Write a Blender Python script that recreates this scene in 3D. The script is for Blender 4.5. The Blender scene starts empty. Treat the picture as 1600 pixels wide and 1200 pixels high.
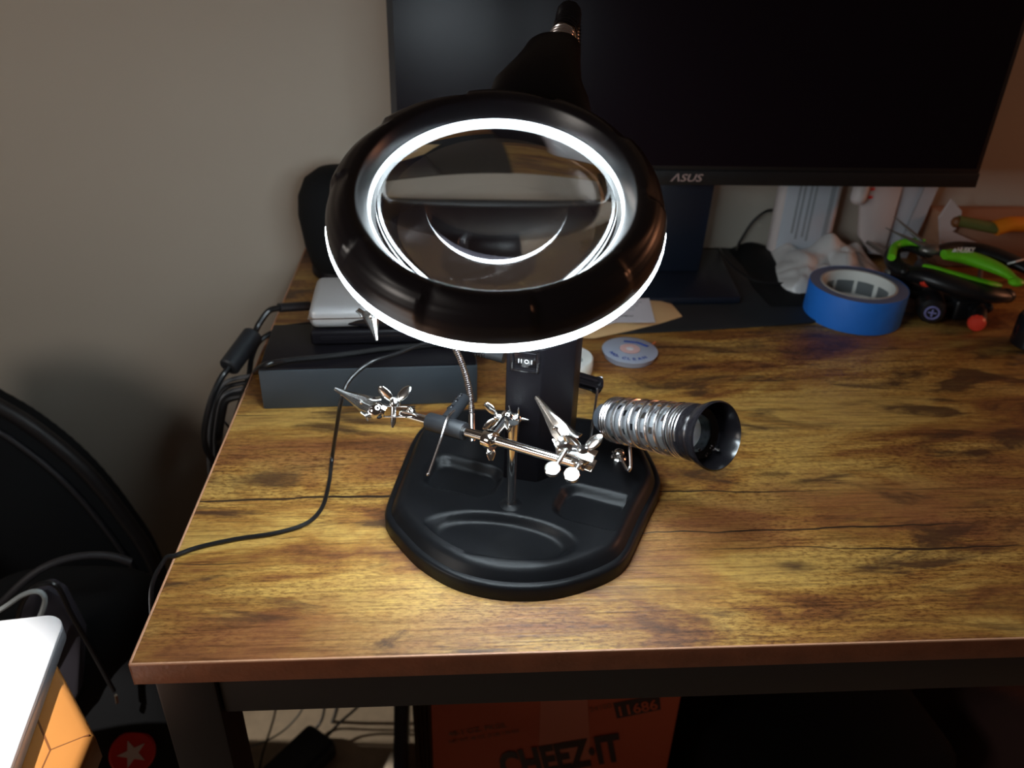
import bpy, bmesh, math, random
from mathutils import Vector as V, Matrix, Euler
random.seed(4)
PI = math.pi
R = math.radians
C = bpy.context.scene.collection
sc = bpy.context.scene

# ---------------------------------------------------------------- camera
DESK = 0.74                                   # height of the desk top; positions below are measured from it
FPX = 1281.0
p_, y_, r_ = R(30.486), R(4.4346), R(1.8335)
cf = V((math.sin(y_)*math.cos(p_), math.cos(y_)*math.cos(p_), -math.sin(p_)))
cr = V((math.cos(y_), -math.sin(y_), 0)); cu = cr.cross(cf)
cr, cu = cr*math.cos(r_)+cu*math.sin(r_), -cr*math.sin(r_)+cu*math.cos(r_)
CP = V((0.18733679, -0.33302697, 0.38))
cam = bpy.data.objects.new('camera', bpy.data.cameras.new('camera')); C.objects.link(cam)
m = Matrix((cr, cu, -cf)).transposed().to_4x4(); m.translation = CP + V((0, 0, DESK)); cam.matrix_world = m
cam.data.sensor_width = 36; cam.data.lens = 36*FPX/1600; cam.data.clip_start = 0.02
cam.data.dof.use_dof = True; cam.data.dof.focus_distance = 0.52; cam.data.dof.aperture_fstop = 8.0
sc.camera = cam
# ---------------------------------------------------------------- world, lamps, exposure
sc.view_settings.view_transform = 'Standard'; sc.view_settings.look = 'None'
sc.view_settings.gamma = 1; sc.view_settings.use_curve_mapping = False; sc.view_settings.exposure = 0.22
w = bpy.data.worlds.new('world'); sc.world = w; w.use_nodes = True
w.node_tree.nodes['Background'].inputs[0].default_value = (1.0, 0.72, 0.58, 1)
w.node_tree.nodes['Background'].inputs[1].default_value = 0.030
LED = 35.0
def area(name, loc, to, size, power, col):
    l = bpy.data.lights.new(name, 'AREA'); l.size = size; l.energy = power; l.color = col
    o = bpy.data.objects.new(name, l); C.objects.link(o); o.location = V(loc)+V((0, 0, DESK))
    o.rotation_euler = (V(to)-V(loc)).to_track_quat('-Z', 'Y').to_euler(); return o
area('window_light', (-0.95, -0.55, 0.45), (-0.12, 0.05, -0.15), 0.40, 3.2, (1.0, 0.92, 0.84))
sl = bpy.data.lights.new('sun_patch', 'SPOT'); sl.energy = 360; sl.color = (1.0, 0.95, 0.90); sl.spot_size = R(12); sl.spot_blend = 0.25; sl.shadow_soft_size = 0.01
so = bpy.data.objects.new('sun_patch', sl); C.objects.link(so); so.location = (-0.95, -0.75, 1.9+DESK); so.rotation_euler = (V((-0.275, -0.075, -0.1))-V((-0.95, -0.75, 1.9))).to_track_quat('-Z', 'Y').to_euler()
area('room_lamp', (1.9, 0.40, 0.55), (1.0, 0.66, 0.1), 0.3, 2.6, (1.0, 0.40, 0.20))
sc.cycles.caustics_reflective = False

fl_ = bpy.data.lights.new('added_floor_fill', 'SPOT'); fl_.energy = 26; fl_.color = (1.0, 0.90, 0.78); fl_.spot_size = R(15); fl_.spot_blend = 0.8; fl_.shadow_soft_size = 0.03  # added spot out of view, brightens the carpet under the desk
fo = bpy.data.objects.new('added_floor_fill', fl_); C.objects.link(fo); fo.location = (-1.2, 0.585, -0.05+DESK); fo.rotation_euler = (V((0.02, 0.47, -0.74))-V((-1.2, 0.585, -0.05))).to_track_quat('-Z', 'Y').to_euler()

# ---------------------------------------------------------------- helpers
def ray(x, y): return FPX*cf+(x-800)*cr-(y-600)*cu
def at(x, y, zc): return CP+ray(x, y)*(zc/FPX)
def Zp(x, y, z=0.0):
    d = ray(x, y); return CP+d*((z-CP.z)/d.z)
def Yp(x, y, Y):
    d = ray(x, y); return CP+d*((Y-CP.y)/d.y)

def spline(P, n=8):
    P = [V(p) for p in P]
    if len(P) < 3: return P
    Q = [2*P[0]-P[1]]+P+[2*P[-1]-P[-2]]; out = []
    for i in range(1, len(Q)-2):
        a, b, c, d = Q[i-1:i+3]
        for k in range(n):
            t = k/n
            out.append(0.5*((2*b)+(c-a)*t+(2*a-5*b+4*c-d)*t*t+(3*b-a-3*c+d)*t**3))
    return out+[P[-1]]
def frame(n):
    n = V(n).normalized(); a = V((0, 0, 1)) if abs(n.z) < 0.9 else V((1, 0, 0))
    e = a.cross(n).normalized(); return e, n.cross(e), n
def basis(x, z):
    z = V(z).normalized(); x = V(x); x = (x-z*x.dot(z)).normalized(); y = z.cross(x)
    return Matrix((x, y, z)).transposed()

class MB:
    def __init__(s): s.b = bmesh.new()
    def faces(s, vs, fs):
        v = [s.b.verts.new(p) for p in vs]
        for f in fs:
            try: s.b.faces.new([v[i] for i in f])
            except ValueError: pass
        return v
    def box(s, c, size, rot=None, bev=0.0, seg=2):
        c = V(c); rot = rot or Matrix.Identity(3); t = bmesh.new()
        bmesh.ops.create_cube(t, size=1)
        for v in t.verts: v.co = V((v.co.x*size[0], v.co.y*size[1], v.co.z*size[2]))
        if bev: bmesh.ops.bevel(t, geom=t.edges[:], offset=bev, segments=seg, profile=0.5, affect='EDGES')
        for v in t.verts: v.co = c+rot@v.co
        s.join(t); return s
    def join(s, t):
        me = bpy.data.meshes.new('t'); t.to_mesh(me); t.free(); s.b.from_mesh(me); bpy.data.meshes.remove(me)
    def tube(s, pts, r, seg=12, cap=True, flat=1.0, closed=False):
        P = [V(p) for p in pts]; n = len(P)
        rr = r if callable(r) else (lambda t: r)
        rings = []; e = None
        for i, p in enumerate(P):
            if closed: d = (P[(i+1) % n]-P[i-1]).normalized()
            else: d = (P[min(i+1, n-1)]-P[max(i-1, 0)]).normalized()
            if e is None: e = frame(d)[0]
            e = (e-d*e.dot(d)).normalized(); f = d.cross(e); q = rr(i/max(1, n-1))
            rings.append([s.b.verts.new(p+q*(math.cos(2*PI*k/seg)*e+flat*math.sin(2*PI*k/seg)*f)) for k in range(seg)])
        N = n if closed else n-1
        for i in range(N):
            a, b = rings[i], rings[(i+1) % n]
            for k in range(seg):
                s.b.faces.new((a[k], a[(k+1) % seg], b[(k+1) % seg], b[k]))
        if cap and not closed:
            s.b.faces.new(list(reversed(rings[0]))); s.b.faces.new(rings[-1])
        return s
    def lathe(s, o, axis, prof, seg=48, closed=False, cap=True, keep=None):
        e, f, n = frame(axis); o = V(o); rings = []
        for (r, h) in prof:
            rings.append([s.b.verts.new(o+n*h+r*(math.cos(2*PI*k/seg)*e+math.sin(2*PI*k/seg)*f)) for k in range(seg)])
        M = len(rings)
        for i in range(M if closed else M-1):
            a, b = rings[i], rings[(i+1) % M]
            for k in range(seg):
                if keep and not keep(i, k): continue
                s.b.faces.new((a[k], a[(k+1) % seg], b[(k+1) % seg], b[k]))
        if cap and not closed:
            s.b.faces.new(list(reversed(rings[0]))); s.b.faces.new(rings[-1])
        return s
    def ball(s, c, r, seg=20, sc3=(1, 1, 1), rot=None):
        t = bmesh.new(); bmesh.ops.create_uvsphere(t, u_segments=seg, v_segments=seg//2, radius=r)
        rot = rot or Matrix.Identity(3)
        for v in t.verts: v.co = V(c)+rot@V((v.co.x*sc3[0], v.co.y*sc3[1], v.co.z*sc3[2]))
        s.join(t); return s
    def prism(s, loop, ext, bev=0.0, seg=2):
        t = bmesh.new(); a = [t.verts.new(V(p)) for p in loop]; b = [t.verts.new(V(p)+V(ext)) for p in loop]
        t.faces.new(list(reversed(a))); t.faces.new(b); n = len(a)
        for i in range(n): t.faces.new((a[i], a[(i+1) % n], b[(i+1) % n], b[i]))
        bmesh.ops.recalc_face_normals(t, faces=t.faces[:])
        if bev: bmesh.ops.bevel(t, geom=t.edges[:], offset=bev, segments=seg, profile=0.5, affect='EDGES')
        s.join(t); return s
    def build(s, name, mat, parent=None, angle=35, origin=None, recalc=True):
        if recalc: bmesh.ops.recalc_face_normals(s.b, faces=s.b.faces[:])
        lo = V((min(v.co.x for v in s.b.verts), min(v.co.y for v in s.b.verts), min(v.co.z for v in s.b.verts)))
        hi = V((max(v.co.x for v in s.b.verts), max(v.co.y for v in s.b.verts), max(v.co.z for v in s.b.verts)))
        c = V(((lo.x+hi.x)/2, (lo.y+hi.y)/2, lo.z)) if origin is None else V(origin)
        for v in s.b.verts: v.co -= c
        me = bpy.data.meshes.new(name); s.b.to_mesh(me); s.b.free()
        me.materials.append(mat); me.shade_smooth(); me.set_sharp_from_angle(angle=R(angle))
        o = bpy.data.objects.new(name, me); C.objects.link(o)
        place(o, c, parent); return o
WP = {}
def place(o, c, parent):
    w = V(c)+V((0, 0, DESK)); WP[o.name] = w
    if parent: o.parent = parent; o.location = w-WP[parent.name]
    else: o.location = w
def tag(o, label=None, cat=None, group=None, kind=None):
    for k, v in (('label', label), ('category', cat), ('group', group), ('kind', kind)):
        if v: o[k] = v
    return o
def empty(name, c, label, cat, group=None):
    o = bpy.data.objects.new(name, None); o.empty_display_size = 0.02; C.objects.link(o); place(o, c, None)
    return tag(o, label, cat, group)
def text(body, o, xdir, ydir, size, mat, parent, name='lettering', xs=1.0, shear=0.0, bold=0.0, align='LEFT', ext=0.0002):
    cu_ = bpy.data.curves.new('t', 'FONT'); cu_.body = body; cu_.size = 1; cu_.shear = shear; cu_.offset = bold
    cu_.align_x = align; cu_.resolution_u = 3
    ob = bpy.data.objects.new('t', cu_); C.objects.link(ob); dg = bpy.context.evaluated_depsgraph_get()
    me = bpy.data.meshes.new_from_object(ob.evaluated_get(dg)); C.objects.unlink(ob); bpy.data.objects.remove(ob)
    X = V(xdir).normalized(); Y = V(ydir); Y = (Y-X*Y.dot(X)).normalized(); n = X.cross(Y)
    b = MB(); b.b.from_mesh(me); bpy.data.meshes.remove(me)
    for v in b.b.verts: v.co = V(o)+X*(v.co.x*size*xs)+Y*(v.co.y*size)+n*(v.co.z*size+ext)
    g = bmesh.ops.extrude_face_region(b.b, geom=b.b.faces[:])
    for v in g['geom']:
        if isinstance(v, bmesh.types.BMVert): v.co += n*ext*0.5
    return b.build(name, mat, parent)

# ---------------------------------------------------------------- materials
def mat(name, col, rough=0.5, metal=0.0, spec=0.5, bump=None, vary=None, **kw):
    m = bpy.data.materials.new(name); m.use_nodes = True; nt = m.node_tree; b = nt.nodes['Principled BSDF']
    b.inputs['Base Color'].default_value = (*col, 1); b.inputs['Roughness'].default_value = rough
    b.inputs['Metallic'].default_value = metal; b.inputs['Specular IOR Level'].default_value = spec
    for k, v in kw.items(): b.inputs[k.replace('_', ' ')].default_value = v
    tc = nt.nodes.new('ShaderNodeTexCoord')
    if vary:
        n = nt.nodes.new('ShaderNodeTexNoise'); n.inputs['Scale'].default_value = vary[0]; n.inputs['Detail'].default_value = 5
        nt.links.new(tc.outputs['Object'], n.inputs['Vector'])
        mx = nt.nodes.new('ShaderNodeMix'); mx.data_type = 'RGBA'
        mx.inputs[6].default_value = (*[c*(1-vary[1]) for c in col], 1); mx.inputs[7].default_value = (*[min(1, c*(1+vary[1])) for c in col], 1)
        nt.links.new(n.outputs['Fac'], mx.inputs[0]); nt.links.new(mx.outputs[2], b.inputs['Base Color'])
    if bump:
        n = nt.nodes.new('ShaderNodeTexNoise'); n.inputs['Scale'].default_value = bump[0]; n.inputs['Detail'].default_value = 3
        nt.links.new(tc.outputs['Object'], n.inputs['Vector'])
        bp = nt.nodes.new('ShaderNodeBump'); bp.inputs['Strength'].default_value = bump[1]; bp.inputs['Distance'].default_value = 0.001
        nt.links.new(n.outputs['Fac'], bp.inputs['Height']); nt.links.new(bp.outputs[0], b.inputs['Normal'])
    return m
def emis(name, col, s):
    m = mat(name, (0.8, 0.8, 0.8)); b = m.node_tree.nodes['Principled BSDF']
    b.inputs['Emission Color'].default_value = (*col, 1); b.inputs['Emission Strength'].default_value = s; return m

def ramp(nt, fac, stops, interp='LINEAR'):
    r = nt.nodes.new('ShaderNodeValToRGB'); r.color_ramp.interpolation = interp
    e = r.color_ramp.elements
    while len(e) < len(stops): e.new(0.5)
    for i, (p, c) in enumerate(stops): e[i].position = p; e[i].color = (*c, 1) if len(c) == 3 else c
    nt.links.new(fac, r.inputs[0]); return r.outputs[0]
def wood_top():
    m = bpy.data.materials.new('rustic_laminate'); m.use_nodes = True; nt = m.node_tree; L = nt.links
    b = nt.nodes['Principled BSDF']; tc = nt.nodes.new('ShaderNodeTexCoord')
    def mapp(sx, sy, off=(0, 0, 0), rot=0):
        mp = nt.nodes.new('ShaderNodeMapping'); mp.inputs['Scale'].default_value = (sx, sy, 1); mp.inputs['Location'].default_value = off
        mp.inputs['Rotation'].default_value = (0, 0, rot)
        L.new(tc.outputs['Object'], mp.inputs[0]); return mp.outputs[0]
    def noise(vec, s=1, d=4, rg=0.55, dist=0.0):
        n = nt.nodes.new('ShaderNodeTexNoise'); n.inputs['Scale'].default_value = s; n.inputs['Detail'].default_value = d
        n.inputs['Roughness'].default_value = rg; n.inputs['Distortion'].default_value = dist; L.new(vec, n.inputs['Vector']); return n.outputs['Fac']
    def mix(f, a, c, mode='MIX'):
        x = nt.nodes.new('ShaderNodeMix'); x.data_type = 'RGBA'; x.blend_type = mode
        if hasattr(f, 'links') or not isinstance(f, float): L.new(f, x.inputs[0])
        else: x.inputs[0].default_value = f
        for i, q in ((6, a), (7, c)):
            if isinstance(q, tuple): x.inputs[i].default_value = (*q, 1)
            else: L.new(q, x.inputs[i])
        return x.outputs[2]
    def mth(op, a, c=0.0):
        x = nt.nodes.new('ShaderNodeMath'); x.operation = op
        for i, q in ((0, a), (1, c)):
            if isinstance(q, (int, float)): x.inputs[i].default_value = q
            else: L.new(q, x.inputs[i])
        return x.outputs[0]
    big = noise(mapp(5.5, 17), 1, 8, 0.66, 0.8)
    base = ramp(nt, big, [(0.34, (0.10, 0.036, 0.013)), (0.43, (0.27, 0.108, 0.030)), (0.50, (0.44, 0.225, 0.050)), (0.58, (0.60, 0.37, 0.098)), (0.70, (0.46, 0.245, 0.066))])
    tone = noise(mapp(3.0, 8, (3, 7, 0)), 1, 5, 0.6)
    base = mix(ramp(nt, tone, [(0.50, (0, 0, 0)), (0.64, (0.8, 0.8, 0.8))]), base, (0.30, 0.115, 0.042))
    grain = noise(mapp(16, 380), 1, 5, 0.7, 0.3)
    base = mix(0.75, base, ramp(nt, grain, [(0.34, (0.30, 0.22, 0.18)), (0.5, (0.9, 0.88, 0.85)), (0.68, (1.15, 1.15, 1.1))]), 'MULTIPLY')
    speck = noise(mapp(190, 520, (1, 2, 0)), 1, 3, 0.65)
    spm = noise(mapp(5, 12, (9, 3, 0)), 1, 3)
    base = mix(ramp(nt, spm, [(0.40, (0.25, 0.25, 0.25)), (0.58, (0.85, 0.85, 0.85))]), base, mix(1.0, base, ramp(nt, speck, [(0.38, (0.42, 0.30, 0.22)), (0.50, (0.95, 0.92, 0.9)), (0.62, (1.2, 1.22, 1.2))]), 'MULTIPLY'))
    blot = noise(mapp(8, 26, (7.3, 1.2, 0)), 1, 6, 0.62, 0.9)
    base = mix(ramp(nt, blot, [(0.545, (0, 0, 0)), (0.64, (0.85, 0.85, 0.85))]), base, (0.060, 0.026, 0.014))
    # board joints and long cracks printed in the laminate
    sep = nt.nodes.new('ShaderNodeSeparateXYZ'); L.new(tc.outputs['Object'], sep.inputs[0])
    brk = noise(mapp(5, 60, (5, 5, 0)), 1, 2)
    for n_, (ys, th, lo) in enumerate(((0.149, 0.0008, 0.40), (0.106, 0.0007, 0.42), (0.083, 0.0008, 0.45), (0.262, 0.0006, 0.50), (0.352, 0.0007, 0.45), (0.302, 0.0004, 0.52))):
        wob = mth('MULTIPLY', mth('SUBTRACT', noise(mapp(5+n_, 1.5, (n_, 5, 0)), 1, 4, 0.6), 0.5), 0.022)
        d = mth('ABSOLUTE', mth('SUBTRACT', mth('ADD', sep.outputs[1], wob), ys-0.30))
        wd = mth('MULTIPLY', mth('MAXIMUM', mth('SUBTRACT', brk, lo), 0.0), th*7)
        base = mix(mth('LESS_THAN', d, wd), base, (0.035, 0.018, 0.01))
    # scattered dark knots
    vo = nt.nodes.new('ShaderNodeTexVoronoi'); L.new(mapp(7, 20), vo.inputs['Vector']); vo.inputs['Scale'].default_value = 1
    vo.inputs['Randomness'].default_value = 1
    kd = mth('ADD', vo.outputs['Distance'], mth('MULTIPLY', mth('SUBTRACT', noise(mapp(30, 80), 1, 3), 0.5), 0.25))
    base = mix(ramp(nt, kd, [(0.02, (0.9, 0.9, 0.9)), (0.13, (0, 0, 0))]), base, (0.05, 0.02, 0.012))
    L.new(base, b.inputs['Base Color'])
    b.inputs['Roughness'].default_value = 0.42
    bp = nt.nodes.new('ShaderNodeBump'); bp.inputs['Strength'].default_value = 0.55; bp.inputs['Distance'].default_value = 0.0012
    L.new(mth('ADD', mth('MULTIPLY', grain, 1.0), mth('MULTIPLY', speck, 0.4)), bp.inputs['Height']); L.new(bp.outputs[0], b.inputs['Normal'])
    return m

M = dict(
    wall=mat('wall_paint', (0.52, 0.46, 0.38), 0.8, bump=(900, 0.15)),
    carpet=mat('carpet', (0.62, 0.50, 0.36), 0.95, bump=(500, 0.8), vary=(60, 0.2)),
    wood=wood_top(),
    band=mat('edge_band', (0.20, 0.065, 0.03), 0.45, vary=(60, 0.4), bump=(300, 0.3)),
    edgeglint=mat('edge_highlight', (0.62, 0.33, 0.20), 0.35),  # pale tan paints the highlight on the desk's top edges
    frame=mat('powder_black', (0.012, 0.010, 0.011), 0.5),
    black=mat('black_plastic', (0.006, 0.0052, 0.0072), 0.42, spec=0.22, bump=(1400, 0.12)),
    gloss=mat('black_gloss_plastic', (0.010, 0.009, 0.011), 0.20),
    shell=mat('head_shell', (0.011, 0.009, 0.013), 0.30, bump=(1600, 0.05), spec=0.6),
    satin=mat('base_plastic', (0.006, 0.0063, 0.0075), 0.36, spec=0.22, bump=(1800, 0.10)),
    rubber=mat('rubber', (0.016, 0.018, 0.022), 0.5),
    chrome=mat('chrome', (0.86, 0.84, 0.82), 0.09, 1.0),
    nickel=mat('nickel', (0.80, 0.79, 0.77), 0.18, 1.0),
    steel=mat('spring_steel', (0.72, 0.68, 0.68), 0.26, 1.0),
    alu=mat('perforated_aluminium', (0.78, 0.81, 0.84), 0.5, 0.7),
    grey_alu=mat('grey_tube', (0.22, 0.25, 0.29), 0.45, 0.6),
    led=emis('led_diffuser', (0.80, 0.93, 1.0), LED),
    ledsoft=emis('led_diffuser_inner', (0.80, 0.93, 1.0), 5.0),
    white=mat('white_print', (0.8, 0.8, 0.8), 0.5),
    boxblack=mat('dark_grey_plastic', (0.032, 0.042, 0.052), 0.55, bump=(1500, 0.1)),
    silver=mat('silver_plastic', (0.50, 0.50, 0.51), 0.32, 0.35),
    cord=mat('cord_black', (0.010, 0.010, 0.011), 0.3),
    cordgrey=mat('cord_grey', (0.10, 0.10, 0.105), 0.4),
    kraft=mat('kraft_paper', (0.60, 0.39, 0.19), 0.7, bump=(120, 0.3), vary=(20, 0.1)),
    paper=mat('label_paper', (0.66, 0.64, 0.68), 0.6),
    ink=mat('ink', (0.03, 0.03, 0.035), 0.6),
    greyink=mat('grey_ink', (0.28, 0.31, 0.34), 0.6),
    matte=mat('desk_mat', (0.012, 0.014, 0.016), 0.65, vary=(25, 0.4), bump=(300, 0.2)),
    screen=mat('screen', (0.0060, 0.003, 0.0055), 0.30, spec=0.16),
    bezel=mat('bezel', (0.008, 0.008, 0.009), 0.4),
    logo=mat('bezel_logo', (0.42, 0.30, 0.28), 0.35, 0.3),
    navy=mat('monitor_stand', (0.008, 0.012, 0.022), 0.35),
    bluetape=mat('painters_tape', (0.012, 0.16, 0.62), 0.6, bump=(250, 0.3)),
    tapeedge=mat('tape_side', (0.13, 0.15, 0.24), 0.7, bump=(600, 0.3)),
    core=mat('cardboard_core', (0.46, 0.44, 0.40), 0.8),
    corew=mat('core_liner', (0.72, 0.75, 0.72), 0.7),
    coreprint=mat('core_print', (0.30, 0.34, 0.35), 0.7),
    poly=mat('plastic_bag', (0.62, 0.62, 0.62), 0.35, bump=(60, 0.5)),
    card=mat('white_card', (0.50, 0.54, 0.60), 0.5),
    cream=mat('cream_plastic', (0.62, 0.55, 0.54), 0.4),
    brownbox=mat('brown_cardboard', (0.38, 0.20, 0.12), 0.8),
    green=mat('lime_grip', (0.16, 0.60, 0.015), 0.4),
    olive=mat('olive_grip', (0.13, 0.14, 0.035), 0.5),
    orange=mat('orange_grip', (0.85, 0.25, 0.01), 0.4),
    tool=mat('tool_steel', (0.28, 0.27, 0.25), 0.4, 0.8),
    blackgrip=mat('black_grip', (0.008, 0.008, 0.009), 0.4),
    red=mat('red_plastic', (0.75, 0.05, 0.025), 0.4),
    violet=mat('violet_print', (0.20, 0.20, 0.45), 0.5),
    fabric=mat('black_fabric', (0.005, 0.0055, 0.0065), 0.85, spec=0.25, bump=(700, 0.4)),
    mesh=mat('chair_mesh', (0.004, 0.0055, 0.0075), 0.75, spec=0.25, bump=(900, 0.4)),
    panel=mat('grey_pocket_fabric', (0.030, 0.026, 0.036), 0.8),
    piping=mat('piping', (0.022, 0.020, 0.023), 0.6),
    charge=mat('pale_cable', (0.35, 0.38, 0.38), 0.4),
    badge=mat('badge_red', (0.78, 0.03, 0.025), 0.35),
    star=mat('badge_star', (0.85, 0.78, 0.78), 0.35),
    laptop=mat('laptop_white', (0.82, 0.84, 0.88), 0.35),
    laptopside=mat('laptop_side', (0.45, 0.47, 0.52), 0.35, 0.5),
    oak=mat('oak', (0.56, 0.235, 0.06), 0.35, vary=(14, 0.15)),
    oakdark=mat('oak_groove', (0.20, 0.07, 0.02), 0.5),
    cheese=mat('printed_carton', (0.50, 0.085, 0.03), 0.6),
    tapepink=mat('packing_tape', (0.55, 0.17, 0.11), 0.25),
    cartonink=mat('carton_ink', (0.03, 0.012, 0.012), 0.5),
    curtain=mat('cream_cloth', (0.55, 0.46, 0.34), 0.9),
    board=mat('navy_board', (0.006, 0.012, 0.028), 0.5),
    copper=mat('copper_braid', (0.75, 0.28, 0.13), 0.4, 0.7),
    inkblue=mat('blue_ink', (0.03, 0.08, 0.42), 0.5),
    dirt=mat('rug', (0.05, 0.022, 0.02), 0.95, bump=(80, 1.0)),
)
def glassy(name, col, rough, trans, ior=1.45):
    return mat(name, col, rough, **{'Transmission_Weight': trans, 'IOR': ior})
M['glass'] = glassy('lens_glass', (1, 1, 1), 0.0, 1.0, 1.5)
_nt = M['glass'].node_tree; _n = _nt.nodes.new('ShaderNodeTexNoise'); _n.inputs['Scale'].default_value = 28; _n.inputs['Detail'].default_value = 6
_tc = _nt.nodes.new('ShaderNodeTexCoord'); _nt.links.new(_tc.outputs['Object'], _n.inputs['Vector'])
_nt.links.new(ramp(_nt, _n.outputs['Fac'], [(0.45, (0.0, 0.0, 0.0)), (0.75, (0.10, 0.10, 0.10))]), _nt.nodes['Principled BSDF'].inputs['Roughness'])
M['clear'] = glassy('frosted_plastic', (0.62, 0.68, 0.82), 0.35, 0.45)

# ================================================================ SETTING
def struct(name, b, m_): return tag(b.build(name, m_), kind='structure')
b = MB(); b.box((0.7, 0.70, 0.46), (4.4, 0.08, 2.4)); struct('wall_back', b, M['wall'])
b = MB(); b.box((0.7, -0.6, -0.765), (4.4, 2.68, 0.05)); struct('floor', b, M['carpet'])
b = MB(); b.box((0.7, 0.654, -0.70), (4.4, 0.012, 0.08), bev=0.003); struct('baseboard_back', b, M['curtain'])

# ================================================================ DESK
desk = empty('desk', (0.6, 0.3, -0.74), 'rustic brown wood-look desk on a black metal frame', 'desk')
b = MB(); b.box((0.60, 0.3255, -0.0085), (1.2, 0.649, 0.0168), bev=0.0008)
top = b.build('tabletop', M['wood'], desk, origin=(0.0, 0.30, 0.0))
b = MB(); b.box((0.60, 0.0005, -0.0086), (1.2, 0.001, 0.0172), bev=0.0003); tag(b.build('edge_band', M['band'], desk), 'reddish brown front edge strip')
b = MB(); b.box((-0.0003, 0.325, -0.0086), (0.0008, 0.65, 0.0172)); b.build('edge_band', M['band'], desk)
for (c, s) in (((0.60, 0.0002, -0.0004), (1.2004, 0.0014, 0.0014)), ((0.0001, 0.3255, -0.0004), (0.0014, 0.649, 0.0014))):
    b = MB(); b.box(c, s, bev=0.0004, seg=3); tag(b.build('edge_highlight', M['edgeglint'], desk), 'thin pale tan strip, a painted highlight along the top edge')
for (c, s) in (((0.60, 0.036, -0.0445), (1.125, 0.030, 0.054)), ((0.60, 0.614, -0.0445), (1.125, 0.030, 0.054)),
               ((0.020, 0.325, -0.0445), (0.030, 0.538, 0.054)), ((1.18, 0.325, -0.0445), (0.030, 0.538, 0.054))):
    b = MB(); b.box(c, s, bev=0.002); b.build('frame_rail', M['frame'], desk)
for x in (0.019, 1.181):
    for y in (0.036, 0.614):
        b = MB(); b.box((x, y, -0.3785), (0.036, 0.036, 0.722), bev=0.002); b.build('leg', M['frame'], desk)

# ================================================================ MAGNIFIER WORK STATION
st = empty('magnifier_work_station', (0.235, 0.14, 0), 'black helping-hand magnifying lamp with lit ring light, clips and iron holder on the desk', 'magnifying lamp')
# ---- base
foot = [(603, 806), (607, 828), (622, 848), (655, 882), (705, 912), (760, 928), (815, 933), (870, 929), (925, 914), (962, 897), (980, 880),
        (992, 856), (1012, 812), (1028, 778), (1030, 758), (1018, 728), (1000, 700), (978, 682), (940, 672), (860, 662), (780, 655), (720, 655), (688, 662), (662, 676), (645, 698), (625, 745)]
loop = [Zp(x, y, 0.004) for x, y in foot]
for p in loop: p.z = 0
sm = []
for i in range(len(loop)):
    a, b_, c_, d_ = loop[i-1], loop[i], loop[(i+1) % len(loop)], loop[(i+2) % len(loop)]
    for k in range(9):
        t = k/9
        sm.append(0.5*((2*b_)+(c_-a)*t+(2*a-5*b_+4*c_-d_)*t*t+(3*b_-a-3*c_+d_)*t**3))
cen = sum(sm, V())/len(sm)
def sst(e0, e1, x):
    t = max(0, min(1, (x-e0)/(e1-e0))); return t*t*(3-2*t)
pA, pB = Zp(676, 838, 0.012), Zp(884, 868, 0.012)      # long ends of the oval dish
oc = (pA+pB)/2; ox = (pB-pA); ol = ox.length/2; ox.normalize(); oy = V((-ox.y, ox.x, 0))
oc = oc + oy*0.002
tdir = Zp(965, 776, 0.02)-Zp(770, 727, 0.02); TA = math.atan2(tdir.y, tdir.x)
def pit(p, cx, cy, hx, hy, soft, depth, ang=None):
    ang = TA if ang is None else ang; rc = 0.012; hx -= rc; hy -= rc
    dx, dy = p.x-cx, p.y-cy; u = dx*math.cos(ang)+dy*math.sin(ang); v = -dx*math.sin(ang)+dy*math.cos(ang)
    ax_, ay_ = abs(u)-hx, abs(v)-hy
    d = math.hypot(max(ax_, 0), max(ay_, 0))+min(max(ax_, ay_), 0)-rc
    return -depth*(1-sst(0, soft, d+soft*0.6))
lp = Zp(722, 752, 0.015); rp = Zp(928, 800, 0.015)
def hgt(p):
    z = 0.0205
    q = p-oc; e = math.hypot(q.dot(ox)/(ol*1.13), q.dot(oy)/0.0215)
    z -= 0.007*(1-sst(0.80, 1.04, e))
    z += pit(p, lp.x, lp.y, 0.027, 0.0175, 0.007, 0.0065)+pit(p, rp.x, rp.y, 0.026, 0.0185, 0.007, 0.0065)
    return z
b = MB(); N = len(sm); rings = []
prof = [(0, 0.0), (0, 0.0095), (0.0012, 0.0112), (0.0030, 0.0118), (0.0046, 0.0119), (0.0052, 0.0128), (0.0075, 0.0165), (0.0100, 0.0192), (0.0125, 0.0202), (0.0150, 0.0205)]
for d, z in prof:
    rings.append([b.b.verts.new(cen+(p-cen)*(1-d/(p-cen).length)+V((0, 0, z))) for p in sm])
for j in range(1, 71):
    ring = []
    for p in sm:
        L_ = (p-cen).length; s0 = 1-0.015/L_; q = cen+(p-cen)*s0*(1-j/71); ring.append(b.b.verts.new(V((q.x, q.y, hgt(q)))))
    rings.append(ring)
for i in range(len(rings)-1):
    for k in range(N): b.b.faces.new((rings[i][k], rings[i][(k+1) % N], rings[i+1][(k+1) % N], rings[i+1][k]))
b.b.faces.new(rings[-1]); b.b.faces.new(list(reversed(rings[0])))
b.build('base', M['satin'], st, angle=50)
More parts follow.
